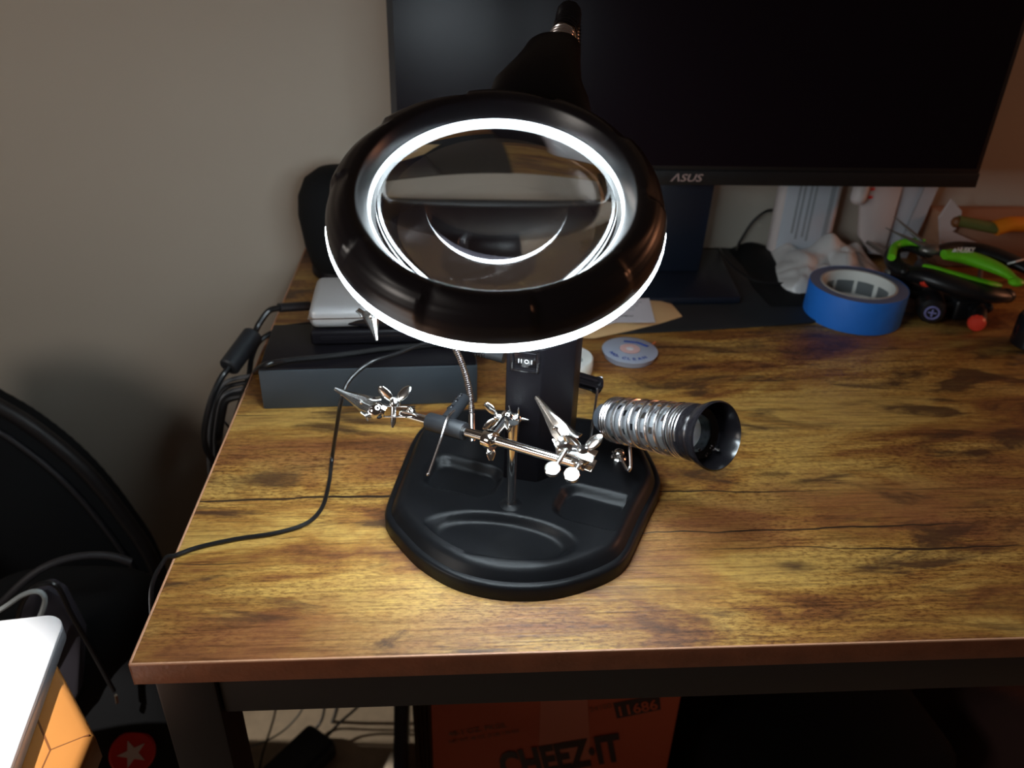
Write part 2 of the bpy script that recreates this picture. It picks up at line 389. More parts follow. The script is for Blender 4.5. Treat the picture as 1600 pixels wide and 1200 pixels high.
# ---- column with the switch
cb = 0.019
cl, cm_, cr_ = Zp(786, 747, cb), Zp(839, 756, cb), Zp(886, 737, cb)
fdir = (cm_-cl).normalized(); back = V((-fdir.y, fdir.x, 0))
colp = [cl, cl+fdir*0.001-back*0.001, cm_-fdir*0.001-back*0.0003, cm_+(cr_-cm_)*0.03, cr_, cr_+back*0.030, cl+fdir*0.030+back*0.050, cl+back*0.030-fdir*0.0005]
H_ = 0.128
b = MB(); b.prism([V((p.x, p.y, 0.012)) for p in colp], (0, 0, H_-0.012), bev=0.0007)
b.build('column', M['black'], st)
b = MB(); b.prism([V((p.x, p.y, H_))+(cen_-V((p.x, p.y, H_)))*0.10 for p in colp for cen_ in [V((sum(q.x for q in colp)/8, sum(q.y for q in colp)/8, H_))]], (0, 0, 0.01), bev=0.002)
b.build('column_cap', M['black'], st)
RC = Matrix((fdir, back, V((0, 0, 1)))).transposed()
swc = Yp(819, 563, 0.16); tpar = None
# project the switch centre on the left front face
d = ray(821, 562); n_ = -back; t = (cl-CP).dot(n_)/d.dot(n_); swc = CP+d*t
b = MB()
for (dx, dz, sx, sz) in ((0, 0.0078, 0.0195, 0.0022), (0, -0.0078, 0.0195, 0.0022), (-0.0088, 0, 0.0022, 0.0175), (0.0088, 0, 0.0022, 0.0175)):
    b.box(swc+RC@V((dx, -0.0002, dz)), (sx, 0.0030, sz), RC, 0.0005)
sw = b.build('switch', M['gloss'], st)
b = MB(); b.box(swc+RC@V((0, 0.0004, 0)), (0.0150, 0.0035, 0.0130), RC@Euler((R(7), 0, 0)).to_matrix(), 0.0006); b.build('rocker', M['gloss'], sw)
fn = swc+RC@V((0, -0.00155, 0))
b = MB()
for dx in (-0.0042, -0.0024): b.box(fn+RC@V((dx, 0, -0.0006)), (0.0006, 0.0004, 0.0030), RC)
b.box(fn+RC@V((0.0046, 0, -0.0006)), (0.0006, 0.0004, 0.0030), RC)
b.tube([fn+RC@V((0.0012+0.0013*math.cos(a), 0, -0.0006+0.0013*math.sin(a))) for a in [2*PI*k/16 for k in range(16)]], 0.0003, 6, closed=True)
b.build('switch_marking', M['white'], sw)
# ---- head
tl = R(24); hn = V((-0.03, -math.sin(tl), math.cos(tl))).normalized()
hc = at(776, 311, 0.42); hx, hy_, _ = V((1, 0, 0)), None, None
hx = (hx-hn*hx.dot(hn)).normalized(); hy = hn.cross(hx)
def HP(r, ang, h): return hc+hn*h+r*(math.cos(ang)*hx+math.sin(ang)*hy)
# housing: closed profile with soft scallops around its outer edge
hp = [(0.0655, -0.0005), (0.0657, 0.0010), (0.0700, 0.0078), (0.0706, 0.0088), (0.0715, 0.0096), (0.0750, 0.0104), (0.0795, 0.0092), (0.0835, 0.0062), (0.0864, 0.0016), (0.0878, -0.0040), (0.0880, -0.0088), (0.0868, -0.0096), (0.0655, -0.0096)]
def scal(a, h, r):
    # ten shallow finger scallops pressed into the shoulder of the shell
    u = (a*10/(2*PI)+0.25) % 1.0
    s_ = (1-u)**0.8*(1 if u > 0.05 else u/0.05)*(0.6+0.4*math.cos(PI*u))+0.0
    wgt = sst(0.074+0.007*u, 0.0800+0.004*u, r)*(1-sst(0.0864, 0.0879, r)*0.55)
    return s_*wgt
b = MB(); S = 240; rings = []
def densify(P, n):
    out = []
    for i in range(len(P)-1):
        for k in range(n): out.append((P[i][0]+(P[i+1][0]-P[i][0])*k/n, P[i][1]+(P[i+1][1]-P[i][1])*k/n))
    return out+[P[-1]]
hp2 = hp[:5]+densify(hp[5:10], 3)+hp[10:]
for (r, h) in hp2:
    ring = []
    for k in range(S):
        a = 2*PI*k/S; q = scal(a, h, r) if h > -0.006 else 0
        ring.append(b.b.verts.new(HP(r-0.0010*q, a, h-0.0020*q)))
    rings.append(ring)
for i in range(len(rings)):
    a_, c_ = rings[i], rings[(i+1) % len(rings)]
    for k in range(S): b.b.faces.new((a_[k], a_[(k+1) % S], c_[(k+1) % S], c_[k]))
hd = b.build('head_housing', M['shell'], st, angle=40)
b = MB(); b.lathe(hc, hn, [(0.0670, -0.0098), (0.0670, -0.0142), (0.0680, -0.0152), (0.0860, -0.0152), (0.0880, -0.0143), (0.0885, -0.0125), (0.0884, -0.0098)], 120, closed=True)
tag(b.build('light_ring', M['led'], st), 'glowing white light ring under the head')
b = MB(); b.lathe(hc, hn, [(0.0645, -0.0037), (0.0645, -0.0115), (0.0668, -0.0115), (0.0668, -0.0100), (0.0655, -0.0097), (0.0655, -0.0037)], 120, closed=True); b.build('lens_seat', M['shell'], st)
b = MB(); b.lathe(hc, hn, [(0.0646, 0.0002), (0.0646, -0.0036), (0.0655, -0.0036), (0.0655, 0.0002)], 120, closed=True); tag(b.build('inner_light_band', M['ledsoft'], st), 'glowing band around the lens rim')
b = MB(); Rl = 0.145; n_l = 14; pr_ = []
zc_ = -0.0040
for i in range(n_l+1):
    r = 0.0644*i/n_l; pr_.append((max(r, 1e-5), zc_+0.0012+(math.sqrt(Rl*Rl-r*r)-math.sqrt(Rl*Rl-0.0644**2))))
for i in range(n_l, -1, -1):
    r = 0.0644*i/n_l; pr_.append((max(r, 1e-5), zc_-0.0012-(math.sqrt(Rl*Rl-r*r)-math.sqrt(Rl*Rl-0.0644**2))*0.80))
b.lathe(hc, hn, pr_, 96, cap=False); bmesh.ops.remove_doubles(b.b, verts=b.b.verts[:], dist=5e-5)
b.build('magnifying_lens', M['glass'], st, angle=60)
def coil(path, r, wire, pitch, seg=8, ns=12):
    L = [0]
    for i in range(1, len(path)): L.append(L[-1]+(path[i]-path[i-1]).length)
    tot = L[-1]; turns = tot/pitch; out = []; n = int(turns*ns); j = 0; e = None
    for k in range(n+1):
        s_ = tot*k/n
        while j < len(path)-2 and L[j+1] < s_: j += 1
        t = (s_-L[j])/max(1e-9, L[j+1]-L[j]); p = path[j].lerp(path[j+1], t); d = (path[j+1]-path[j]).normalized()
        if e is None: e = frame(d)[0]
        e = (e-d*e.dot(d)).normalized(); f = d.cross(e); a = 2*PI*turns*k/n
        q = r(s_/tot) if callable(r) else r
        out.append(p+q*(math.cos(a)*e+math.sin(a)*f))
    return out
def coilf(p, r, pitch): return coil(p, r, 0, pitch)
# neck sleeve behind the head: wide where it meets the shell, squared off at the top
b = MB(); rg = []
for (x, y, z_, hw, hd2) in ((842, 190, 0.478, 84, 0.012), (840, 162, 0.486, 80, 0.014), (840, 136, 0.494, 69, 0.015), (852, 112, 0.503, 55, 0.015), (860, 94, 0.511, 47, 0.0145), (864, 82, 0.517, 43, 0.014), (866, 76, 0.520, 37, 0.0125), (868, 73, 0.522, 24, 0.009)):
    c_ = at(x, y, z_); a_ = hw*z_/FPX
    rg.append([b.b.verts.new(c_+cr*a_*math.copysign(abs(math.cos(t))**0.75, math.cos(t))+(cf*0.86-cu*0.5)*hd2*math.copysign(abs(math.sin(t))**0.75, math.sin(t))) for t in [2*PI*k/40 for k in range(40)]])
for i in range(len(rg)-1):
    for k in range(40): b.b.faces.new((rg[i][k], rg[i][(k+1) % 40], rg[i+1][(k+1) % 40], rg[i+1][k]))
b.b.faces.new(rg[0]); b.b.faces.new(rg[-1])
b.build('neck', M['black'], st, angle=60)
gp = spline([at(872, 84, 0.522), at(878, 60, 0.530), at(886, 38, 0.538), at(889, 33, 0.556), V((0.262, 0.235, 0.250)), V((0.252, 0.236, 0.19)), V((0.246, 0.215, 0.15)), V((0.243, 0.195, 0.118))], 10)
b = MB(); b.tube(gp[:14], 0.0082, 20); b.tube(coilf(gp[2:14], 0.0080, 0.0030), 0.0009, 6); b.build('gooseneck_collar', M['steel'], st)
b = MB(); b.tube(gp[13:], 0.0076, 16); b.tube(coil(gp[13:], 0.0076, 0, 0.0024), 0.0010, 6); b.build('gooseneck', M['gloss'], st)
# ---- upright rod and cross bar
rb = Zp(798, 788, 0.0205); rt = V((rb.x, rb.y, 0)); rt.z = 0.088
b = MB(); b.tube([rb+V((0, 0, -0.004)), rt], 0.0034, 20); b.build('upright_rod', M['chrome'], st)
b = MB(); b.lathe(rb+V((0, 0, -0.001)), (0, 0, 1), [(0.0085, 0), (0.0078, 0.0012), (0.0052, 0.0022), (0.0040, 0.0026)], 24); b.build('rod_socket', M['satin'], st)
zrod = (rb-CP).dot(cf)
A0, A1 = at(628, 646, 0.565), at(912, 728, 0.495)
b = MB(); b.tube([A0, A1], 0.0032, 20); b.build('cross_bar', M['chrome'], st)
ax = (A1-A0).normalized()
def bar(px):   # point on the bar under image column px
    lo, hi = 0.0, 1.0
    for _ in range(30):
        m_ = (lo+hi)/2; q = A0.lerp(A1, m_)-CP; X_ = 800+FPX*q.dot(cr)/q.dot(cf)
        if X_ < px: lo = m_
        else: hi = m_
    return A0.lerp(A1, lo)
# black T sleeve with drilled arm
s0, s1 = bar(670), bar(726)
b = MB(); b.lathe(s0, ax, [(0.0034, 0), (0.0058, 0), (0.0062, 0.0006), (0.0062, (s1-s0).length-0.0006), (0.0058, (s1-s0).length), (0.0034, (s1-s0).length)], 28, closed=True)
b.build('t_sleeve', M['rubber'], st)
ta, tb = bar(697)+V((0, 0.004, 0.001)), at(724, 624, 0.578)
td = (tb-ta); tL = td.length; td.normalize()
b = MB(); b.tube([ta, tb], 0.0047, 18); 
tn = (CP-ta).normalized(); tn = (tn-td*tn.dot(td)).normalized(); tu = (tn*0.45+td.cross(tn)*-0.9*(-1 if td.cross(tn).z > 0 else 1)).normalized()
arm = b.build('drilled_arm', M['rubber'], st)
for f_ in (0.40, 0.68, 0.92):
    c = ta+td*tL*f_+tu*0.0038
    b = MB(); b.lathe(c, tu, [(0.0016, -0.0006), (0.0016, 0.0010), (0.0024, 0.0010), (0.0026, 0.0004), (0.0026, -0.0006)], 18, closed=True); b.build('hole_rim', M['gloss'], arm)
    b = MB(); b.lathe(c, tu, [(0.0001, 0.0006), (0.0017, 0.0006)], 14, cap=False); b.build('hole', M['fabric'], arm)
# rest wires
b = MB(); b.tube(spline([at(712, 640, 0.560), at(705, 645, 0.548), at(698, 656, 0.538), at(688, 688, 0.533), at(670, 740, 0.535)], 6), 0.00095, 10); b.ball(at(669, 741, 0.535), 0.0013, 10); b.build('wire_rest', M['steel'], st)
b = MB(); b.tube(spline([at(942, 590, 0.640), at(936, 592, 0.640), at(932, 620, 0.630), at(922, 690, 0.590)], 6), 0.0010, 10); b.build('wire_rest', M['steel'], st)
# centre joint
jc = bar(765)+V((0, -0.001, 0.0)); j2 = at(793, 652, zrod-0.012)
view = (CP-jc).normalized()
b = MB(); b.ball(jc, 0.0056, 24); b.lathe(jc, ax, [(0.0062, -0.0035), (0.0064, -0.003), (0.0064, 0.003), (0.0062, 0.0035)], 28); b.build('bar_collar', M['chrome'], st)
b = MB(); b.tube([jc, j2], lambda t: 0.0042-0.0008*t, 18); b.build('joint_shank', M['chrome'], st)
b = MB(); b.ball(j2, 0.0052, 20); b.ball(j2+cr*0.0058-cu*0.001, 0.0042, 18); b.tube([j2-cr*0.002-cu*0.001, rt-V((0, 0, 0.006))], 0.0040, 16); b.build('ball_clamp', M['chrome'], st)
b = MB(); b.tube([j2, j2+cr*0.0105-cu*0.0012, j2+cr*0.0145-cu*0.0018], lambda t: 0.0018*(1-t*0.75), 12)
b.tube([j2+cr*0.002+cu*0.004, j2+cr*0.001+cu*0.008, ], 0.0005, 6)
for a in range(5):
    aa = 2*PI*a/5+0.5; b.tube([j2+cr*0.007, j2+cr*0.0075+0.0075*(math.cos(aa)*cu+math.sin(aa)*cf*0.8)], lambda t: 0.0013*(1-0.7*t), 8)
b.build('joint_screw', M['nickel'], st)
def wingnut(c, axis, side, s=1.0):
    """hub along axis with two flared wings along side"""
    axis = V(axis).normalized(); side = V(side); side = (side-axis*side.dot(axis)).normalized(); dep = axis.cross(side)
    b = MB(); b.lathe(c, axis, [(0.0036*s, -0.002*s), (0.0040*s, 0), (0.0032*s, 0.0022*s), (0.0026*s, 0.0034*s)], 18)
    for k in (-1, 1):
        o1 = (side*k*0.70+axis*0.72).normalized(); nn = o1.cross(dep).normalized(); fc = (CP-V(c)).normalized(); fl = (fc-o1*fc.dot(o1)).normalized()
        fl = (fl*0.85+nn*0.5).normalized(); fl = (fl-o1*fl.dot(o1)).normalized()
        Rm = Matrix((o1, fl.cross(o1), fl)).transposed()
        b.ball(V(c)+side*k*0.0062*s+axis*0.0068*s, 0.0056*s, 24, (1.2, 0.66, 0.17), Rm)
        b.tube([V(c)+axis*0.001*s, V(c)+side*k*0.0030*s+axis*0.0026*s], 0.0016*s, 10)
    return b.build('wing_nut', M['nickel'], st, angle=60)
b_dir = (-cr*0.9+cu*0.25)
wingnut(at(779, 652, zrod-0.012), -cr*0.85+cu*0.05, cu*1.0-cr*0.15, 0.85)
b = MB(); b.tube(spline([jc-cu*0.0055, jc-cu*0.009+cr*0.001, jc-cu*0.0135+cr*0.001], 4), lambda t: 0.0012+0.0022*math.sin(PI*min(1, 0.15+t*0.8)), 14, flat=0.4); b.build('thumb_tab', M['nickel'], st)
# ---- alligator clips
def gator(tip, piv, up, s=1.0, opening=0.18, name='alligator_clip'):
    """two jaws meeting at tip, hinged near piv, with finger plates behind"""
    tip, piv = V(tip), V(piv); d = (piv-tip); L = d.length; d.normalize(); u = V(up); u = (u-d*u.dot(d)).normalized(); w = d.cross(u)
    def jaw(sgn, nm):
        b = MB(); secs = []
        for (t, hw, off) in ((0.0, 0.0016, 0.0008), (0.06, 0.0017, 0.0010), (0.35, 0.0020, 0.0020), (0.62, 0.0029, 0.0034), (0.8, 0.0033, 0.0044), (1.0, 0.0030, 0.0040)):
            c = tip+d*L*t; hw *= s; off *= s
            secs.append([c+w*hw+u*sgn*off*0.15, c+w*hw*0.95+u*sgn*off, c+w*hw*0.45+u*sgn*off*1.35, c-w*hw*0.45+u*sgn*off*1.35, c-w*hw*0.95+u*sgn*off, c-w*hw+u*sgn*off*0.15])
        vs = [p for sct in secs for p in sct]; n = 6; fs = []
        for i in range(len(secs)-1):
            for k in range(n-1): fs.append((i*n+k, i*n+k+1, (i+1)*n+k+1, (i+1)*n+k))
        b.faces(vs, fs); fs0 = b.b.faces[:]
        g = bmesh.ops.solidify(b.b, geom=fs0, thickness=0.0004*s)
        for k in range(7):      # teeth along the inner edge
            t = 0.04+k*0.075; c = tip+d*L*t
            for q in (-1, 1): b.tube([c+w*q*(0.0009+0.0018*t)*s+u*sgn*0.0006*s, c+w*q*(0.0009+0.0018*t)*s-u*sgn*0.0006*s], 0.00035*s, 5)
        # finger plate flaring away behind the hinge
        b.tube(spline([tip+d*L*0.86+u*sgn*0.0050*s, tip+d*L*1.02+u*sgn*0.0062*s, tip+d*L*1.14+u*sgn*0.0085*s], 4), lambda t: 0.0026*s, 12, flat=0.22)
        return b, nm
    b, _ = jaw(1, 'jaw'); j = b.build(name, M['nickel'], st, angle=30)
    b, _ = jaw(-1, 'jaw'); b.build('jaw', M['nickel'], j, angle=30)
    b = MB(); b.tube([tip+d*L*0.74-w*0.0042*s, tip+d*L*0.74+w*0.0042*s], 0.0011*s, 12); b.ball(tip+d*L*0.74+w*0.0042*s, 0.0015*s, 10); b.ball(tip+d*L*0.74-w*0.0042*s, 0.0015*s, 10); b.build('hinge_pin', M['chrome'], j)
    b = MB(); b.tube([tip+d*L*0.7, tip+d*L*1.25], 0.0020*s, 12); b.build('clip_socket', M['chrome'], j)
    return j
gator(at(523, 607, 0.552), at(578, 635, 0.560), cu*1.0+cr*0.3, 1.0)
gator(at(838, 620, 0.512), at(884, 686, 0.500), cr*0.8+cu*0.25-cf*0.5, 1.05)
gator(at(589, 532, 0.585), at(578, 486, 0.590), cr, 1.0)
# left bracket
lb = at(590, 641, 0.562)
b = MB(); b.ball(lb-cr*0.0010-cu*0.0002, 0.0064, 24); b.build('clip_ball', M['chrome'], st)
bx = basis(ax*1.0+cu*0.22, cu)
for (px_, py_, ln) in ((625, 635, 0.020), (622, 651, 0.021)):
    b = MB(); b.box(at(px_, py_, 0.562), (ln, 0.010, 0.0009), bx, 0.0003); b.build('clamp_plate', M['nickel'], st)
b = MB(); b.tube([at(616, 620, 0.562), at(614, 660, 0.562), at(613, 668, 0.562)], lambda t: 0.0019 if t < 0.9 else 0.0008, 12); b.build('clamp_screw', M['nickel'], st)
b = MB(); b.ball(at(642, 643, 0.563), 0.0036, 16); b.tube([at(596, 640, 0.562), at(603, 643, 0.562)], 0.0046, 16); b.build('clamp_ball', M['chrome'], st)
wingnut(at(617, 630, 0.560), cu*1.0+cf*-0.15, cr*1.0-cu*0.12, 1.0)
# right bracket
b = MB(); b.ball(at(885, 695, 0.498), 0.0052, 24); b.build('clip_ball', M['chrome'], st)
b = MB(); b.lathe(at(883, 692, 0.495), (CP-at(883, 692, 0.495)), [(0.0048, 0), (0.0050, 0.0008), (0.0036, 0.0016), (0.0016, 0.0018)], 24); b.build('washer', M['nickel'], st)
rx = basis(ax+cr*0.2, cu*0.7-cf*0.7)
for off in (0.0045, -0.0045):
    b = MB(); b.box(at(903, 712, 0.499)+rx@V((0, 0, off)), (0.022, 0.010, 0.0009), rx, 0.0003); b.build('clamp_plate', M['nickel'], st)
b = MB(); b.tube([at(884, 704, 0.492), at(869, 728, 0.484)], 0.0017, 12); b.tube([at(912, 715, 0.499), at(897, 736, 0.486)], 0.0017, 12)
b.ball(at(912, 719, 0.497), 0.0036, 16); b.build('clamp_screw', M['nickel'], st)
for (qx, qy, ww) in ((863, 733, 0.0048), (893, 742, 0.0048)):
    o_ = at(qx, qy, 0.482); b = MB(); b.lathe(o_, (CP-o_)*0.65+V((0.02, 0, 0.32)), [(ww*0.9, -0.0016), (ww, -0.0012), (ww, 0.0008), (ww*0.9, 0.0012)], 28); b.build('screw_head', M['nickel'], st)
wingnut(at(910, 706, 0.497), cu*0.8-cf*0.5, cr, 1.05)
# ---- thin spring arm that carries the third clip
sp = spline([V((0, 0, 0))+at(737, 668, 0.640)-cu*0.010, at(737, 652, 0.640), at(735, 620, 0.640), at(726, 580, 0.636), at(710, 542, 0.630), at(690, 515, 0.620), at(650, 478, 0.608), at(610, 460, 0.600), at(588, 464, 0.594), at(579, 482, 0.591)], 8)
b = MB(); b.tube(sp[8:], 0.0020, 12); b.tube(coil(sp[8:], 0.0020, 0, 0.0017, ns=10), 0.0007, 5); b.build('spring_arm', M['steel'], st)
b = MB(); b.tube([Zp(738, 690, 0.019), sp[9]], 0.0027, 14); b.build('arm_ferrule', M['nickel'], st)
# ---- black hinge tube on the right of the column
h0, h1 = at(876, 585, 0.625), at(930, 601, 0.640)
hd_ = (h1-h0); b = MB(); b.tube([h0, h1], 0.0054, 18)
for a in range(8):
    e, f, n_ = frame(hd_); o_ = (e*math.cos(a*PI/4)+f*math.sin(a*PI/4))*0.0056; b.tube([h0+o_, h1+o_], 0.0009, 8)
b.build('hinge_tube', M['gloss'], st)
b = MB(); b.lathe(h1, hd_, [(0.0066, 0), (0.0070, 0.0008), (0.0070, 0.0030), (0.0060, 0.0036)], 24); b.build('tube_cap', M['gloss'], st)
b = MB(); b.ball(h1+hd_.normalized()*0.006, 0.0022, 14); b.tube([h1, h1+hd_.normalized()*0.006], 0.0016, 10); b.build('cap_screw', M['nickel'], st)
# ---- plug of the power cord at the left of the column
p0, p1 = at(742, 549, 0.640), at(788, 559, 0.632)
# ---- soldering iron holder
f0, f1 = at(958, 655, 0.598), at(1118, 681, 0.515)
fa = (f1-f0); FL = fa.length; fa.normalize()
ir = tag(bpy.data.objects.new('iron_holder', None)); C.objects.link(ir); place(ir, f0, st)
def rad(t): return 0.0150+0.0024*t
L1 = FL*0.80
keepf = lambda i, k: not ((i % 3 == 1) and ((k+(i//3) % 2*2) % 6 in (0, 1)))
b = MB(); b.lathe(f0, fa, [(rad(i/24)-0.0026, L1*i/24) for i in range(25)], 36, cap=False, keep=keepf)
bmesh.ops.solidify(b.b, geom=b.b.faces[:], thickness=0.0006); tag(b.build('perforated_sleeve', M['alu'], ir, recalc=False), None)
b = MB(); b.lathe(f0, fa, [(0.0095, -0.010), (0.0108, -0.010), (0.0118, 0.0), (0.0122, 0.012), (0.0108, 0.012)], 36, closed=True); b.build('rear_cap', M['grey_alu'], ir)
path = [f0+fa*(0.002+L1*0.99*i/60) for i in range(61)]
tp = []; nT = 12.5; n = 400
e, f_, _ = frame(fa)
def adv(t):    # tight turns at both ends, open in the middle
    if t < 0.2: return t/0.2*0.09
    if t > 0.78: return 0.90+(t-0.78)/0.22*0.10
    return 0.09+(t-0.2)/0.58*0.81
for k in range(n+1):
    t = k/n; s_ = adv(t); a = 2*PI*nT*t; q = rad(s_)+0.0006
    tp.append(f0+fa*(0.002+L1*s_)+q*(math.cos(a)*e+math.sin(a)*f_))
b = MB(); b.tube(tp, 0.00120, 8); b.build('coil_spring', M['steel'], ir)
b = MB(); b.lathe(f0, fa, [(0.0118, L1-0.004), (0.0172, L1-0.004), (0.0186, L1-0.002), (0.0186, L1+0.004), (0.0176, L1+0.005), (0.0176, L1+0.008), (0.0192, L1+0.0095), (0.0222, FL-0.001), (0.0224, FL+0.001), (0.0214, FL+0.0018),
                                (0.0200, FL-0.001), (0.0176, FL-0.009), (0.0168, FL-0.013), (0.0126, FL-0.0150), (0.0118, FL-0.018)], 56, closed=True)
b.build('funnel', M['gloss'], ir)
if 0:
  b = MB(); b.lathe(f0, fa, [(0.0088, L1*0.25), (0.0088, L1-0.003), (0.0081, L1-0.003), (0.0081, L1*0.25)], 32, closed=True); b.build('inner_tube', M['grey_alu'], ir)
sc_ = Zp(967, 711, 0.024)
b = MB(); b.tube(spline([sc_+V((-0.004, 0.004, 0)), sc_+V((0.000, -0.005, 0.001)), at(980, 734, 0.575), at(985, 728, 0.573), at(984, 700, 0.573), at(985, 690, 0.570)], 6), 0.0013, 10); b.build('support_wire', M['steel'], ir)
b = MB(); b.ball(sc_+V((0, 0, 0.002)), 0.0042, 18, (1, 1, 0.7)); b.lathe(sc_-V((0, 0, 0.005)), (0, 0, 1), [(0.0058, 0), (0.0058, 0.0032), (0.005, 0.004)], 24); b.build('mounting_screw', M['nickel'], ir)
# solder crumbs inside the funnel
b = MB()
for k in range(14):
    a = random.uniform(-2.6, -0.6); rr = random.uniform(0.010, 0.0165); b.ball(f1-fa*0.0125+rr*(cr*math.cos(a)+cu*math.sin(a)), random.uniform(0.0004, 0.0010), 8)
tag(b.build('solder_crumbs', M['nickel'], ir), None, None, None, 'stuff')

# ================================================================ CORDS
def cordobj(name, pts, r, m_, label, n=8, extra=None, kinds='cord'):
    b = MB(); b.tube(spline(pts, n), r, 10)
    if not extra: return tag(b.build(name, m_), label, kinds)
    root = empty(name, pts[0], label, kinds); b.build('wire', m_, root)
    for nm, bb, mm in extra: bb.build(nm, mm, root)
    return root
pe = MB(); pe.tube([p0, p1], lambda t: 0.0030+0.0016*t, 16)
pr2 = MB()
for k in range(5): 
    q = p0.lerp(p1, -0.02+k*0.09); pr2.lathe(q, p1-p0, [(0.0032, 0), (0.0038, 0.0004), (0.0038, 0.0012), (0.0032, 0.0016)], 16)
cordobj('power_cable', [p0, at(722, 541, 0.640), at(700, 537, 0.64), at(660, 538, 0.63), at(622, 552, 0.615), at(580, 566, 0.600), at(548, 592, 0.595), at(534, 622, 0.590), at(526, 668, 0.610), Zp(519, 715, 0.004), Zp(514, 755, 0.002), Zp(503, 793, 0.0015), Zp(478, 818, 0.0015), Zp(430, 833, 0.0015),
        Zp(370, 842, 0.0015), Zp(310, 855, 0.0015), Zp(274, 868, 0.0020), V((-0.006, 0.085, 0.000)), V((-0.014, 0.072, -0.020)), V((-0.012, 0.060, -0.080)), V((-0.006, 0.058, -0.30)), V((-0.03, 0.08, -0.72))],
        0.00155, M['cord'], 'thin black power cord looping over the desk and its left edge', 8, [('plug', pe, M['rubber']), ('strain_relief', pr2, M['gloss'])])
fr0, fr1 = at(396, 522, 0.79), at(357, 575, 0.765)
fb = MB(); fL = (fr1-fr0).length; fb.lathe(fr0, fr1-fr0, [(0.004, 0), (0.0085, 0), (0.0098, 0.0015), (0.0098, fL-0.0015), (0.0085, fL), (0.004, fL)], 28)
pl = MB(); pl.tube([at(436, 481, 0.80), at(484, 478, 0.82)], 0.0058, 12, flat=0.75)
cordobj('ferrite_cable', [at(438, 481, 0.80), at(420, 486, 0.80), at(405, 506, 0.795), fr0, fr1, at(345, 592, 0.76), at(330, 625, 0.76), at(320, 668, 0.77), at(322, 700, 0.79), at(340, 735, 0.82), at(350, 790, 0.87)],
        0.0030, M['cord'], 'black cable with a fat cylindrical ferrite bead leading to the silver drive', 8, [('ferrite_bead', fb, M['rubber']), ('plug', pl, M['rubber'])])
pl = MB(); pl.tube([at(448, 512, 0.80), at(492, 510, 0.81)], lambda t: 0.003+0.0025*t, 12)
cordobj('hub_cable', [at(450, 512, 0.80), at(425, 520, 0.80), at(404, 535, 0.795), at(393, 560, 0.785), at(388, 590, 0.775), at(372, 640, 0.765), at(362, 672, 0.775), at(350, 720, 0.80), at(345, 770, 0.83)],
        0.0026, M['cord'], 'black cable plugged into the slim black enclosure under the silver drive', 8, [('plug', pl, M['rubber'])])
cordobj('flat_cable', [Zp(770, 520, 0.044), Zp(690, 537, 0.044), Zp(600, 545, 0.0435), Zp(520, 556, 0.0435), Zp(450, 563, 0.0435), Zp(412, 571, 0.0435), at(396, 585, 0.765), at(383, 610, 0.758), at(372, 650, 0.758), at(364, 700, 0.775), at(355, 760, 0.80)],
        0.0024, M['cord'], 'long black cable lying along the top of the dark grey box')
for i, (dy, col, lab) in enumerate(((0, 'cordgrey', 'dark grey cord entering the box side, topmost of the side bundle'), (9, 'cord', 'black cord entering the box side, second in the side bundle'),
                               (18, 'cordgrey', 'dark grey cord entering the box side, third in the side bundle'), (28, 'cord', 'thick black cord entering the box side, lowest of the side bundle'))):
    cordobj('side_cable', [at(410, 586+dy, 0.775), at(388, 588+dy, 0.77), at(355, 596+dy, 0.775), at(338+3*i, 616+dy, 0.78), at(330+4*i, 650+dy, 0.795), at(326+5*i, 700, 0.82), at(330+4*i, 770, 0.86)],
            0.0022 if i < 3 else 0.0040, M[col], lab)
cordobj('grey_wire', [at(352, 600, 0.80), at(343, 625, 0.80), at(345, 650, 0.80), at(360, 672, 0.81), at(366, 700, 0.84)], 0.0012, M['cordgrey'], 'thin grey wire looping beside the left end of the box')

# ================================================================ BOX STACK
bo = V((0.022, 0.2705, 0)); bd = (V((0.2043, 0.278, 0))-bo).normalized(); bn = V((-bd.y, bd.x, 0)); RB = Matrix((bd, bn, V((0, 0, 1)))).transposed()
def BB(x, y, z): return bo+bd*x+bn*y+V((0, 0, z))
root = empty('power_box', BB(0.09, 0.04, 0), 'dark grey rectangular power box lying on the desk at the left', 'box')
b = MB(); b.box(BB(0.0915, 0.042, 0.019), (0.183, 0.084, 0.038), RB, 0.0018); b.build('body', M['boxblack'], root)
b = MB(); b.box(BB(0.0915, 0.042, 0.0385), (0.181, 0.082, 0.0022), RB, 0.0008); b.build('lid', M['black'], root)
root = empty('slim_enclosure', BB(0.12, 0.05, 0.04), 'slim black enclosure between the dark grey box and the silver drive', 'enclosure')
b = MB(); b.box(BB(0.123, 0.070, 0.0480), (0.166, 0.066, 0.014), RB, 0.003, 3); b.build('body', M['black'], root)
b = MB(); b.box(BB(0.123, 0.0365, 0.0485), (0.150, 0.001, 0.004), RB, 0.0003); b.build('front_slot', M['gloss'], root)
root = empty('silver_drive', BB(0.10, 0.08, 0.055), 'silver external drive with rounded edges and a black oval front', 'drive')
b = MB(); b.box(BB(0.110, 0.074, 0.0660), (0.140, 0.074, 0.0200), RB, 0.0075, 5); b.build('body', M['silver'], root)
b = MB(); b.box(BB(0.110, 0.0742, 0.0668), (0.1412, 0.0752, 0.0012), RB, 0.0005); b.build('seam_trim', M['chrome'], root)
b = MB(); b.ball(BB(0.112, 0.0378, 0.0625), 0.042, 32, (1, 0.035, 0.135), RB); b.build('front_window', M['gloss'], root)
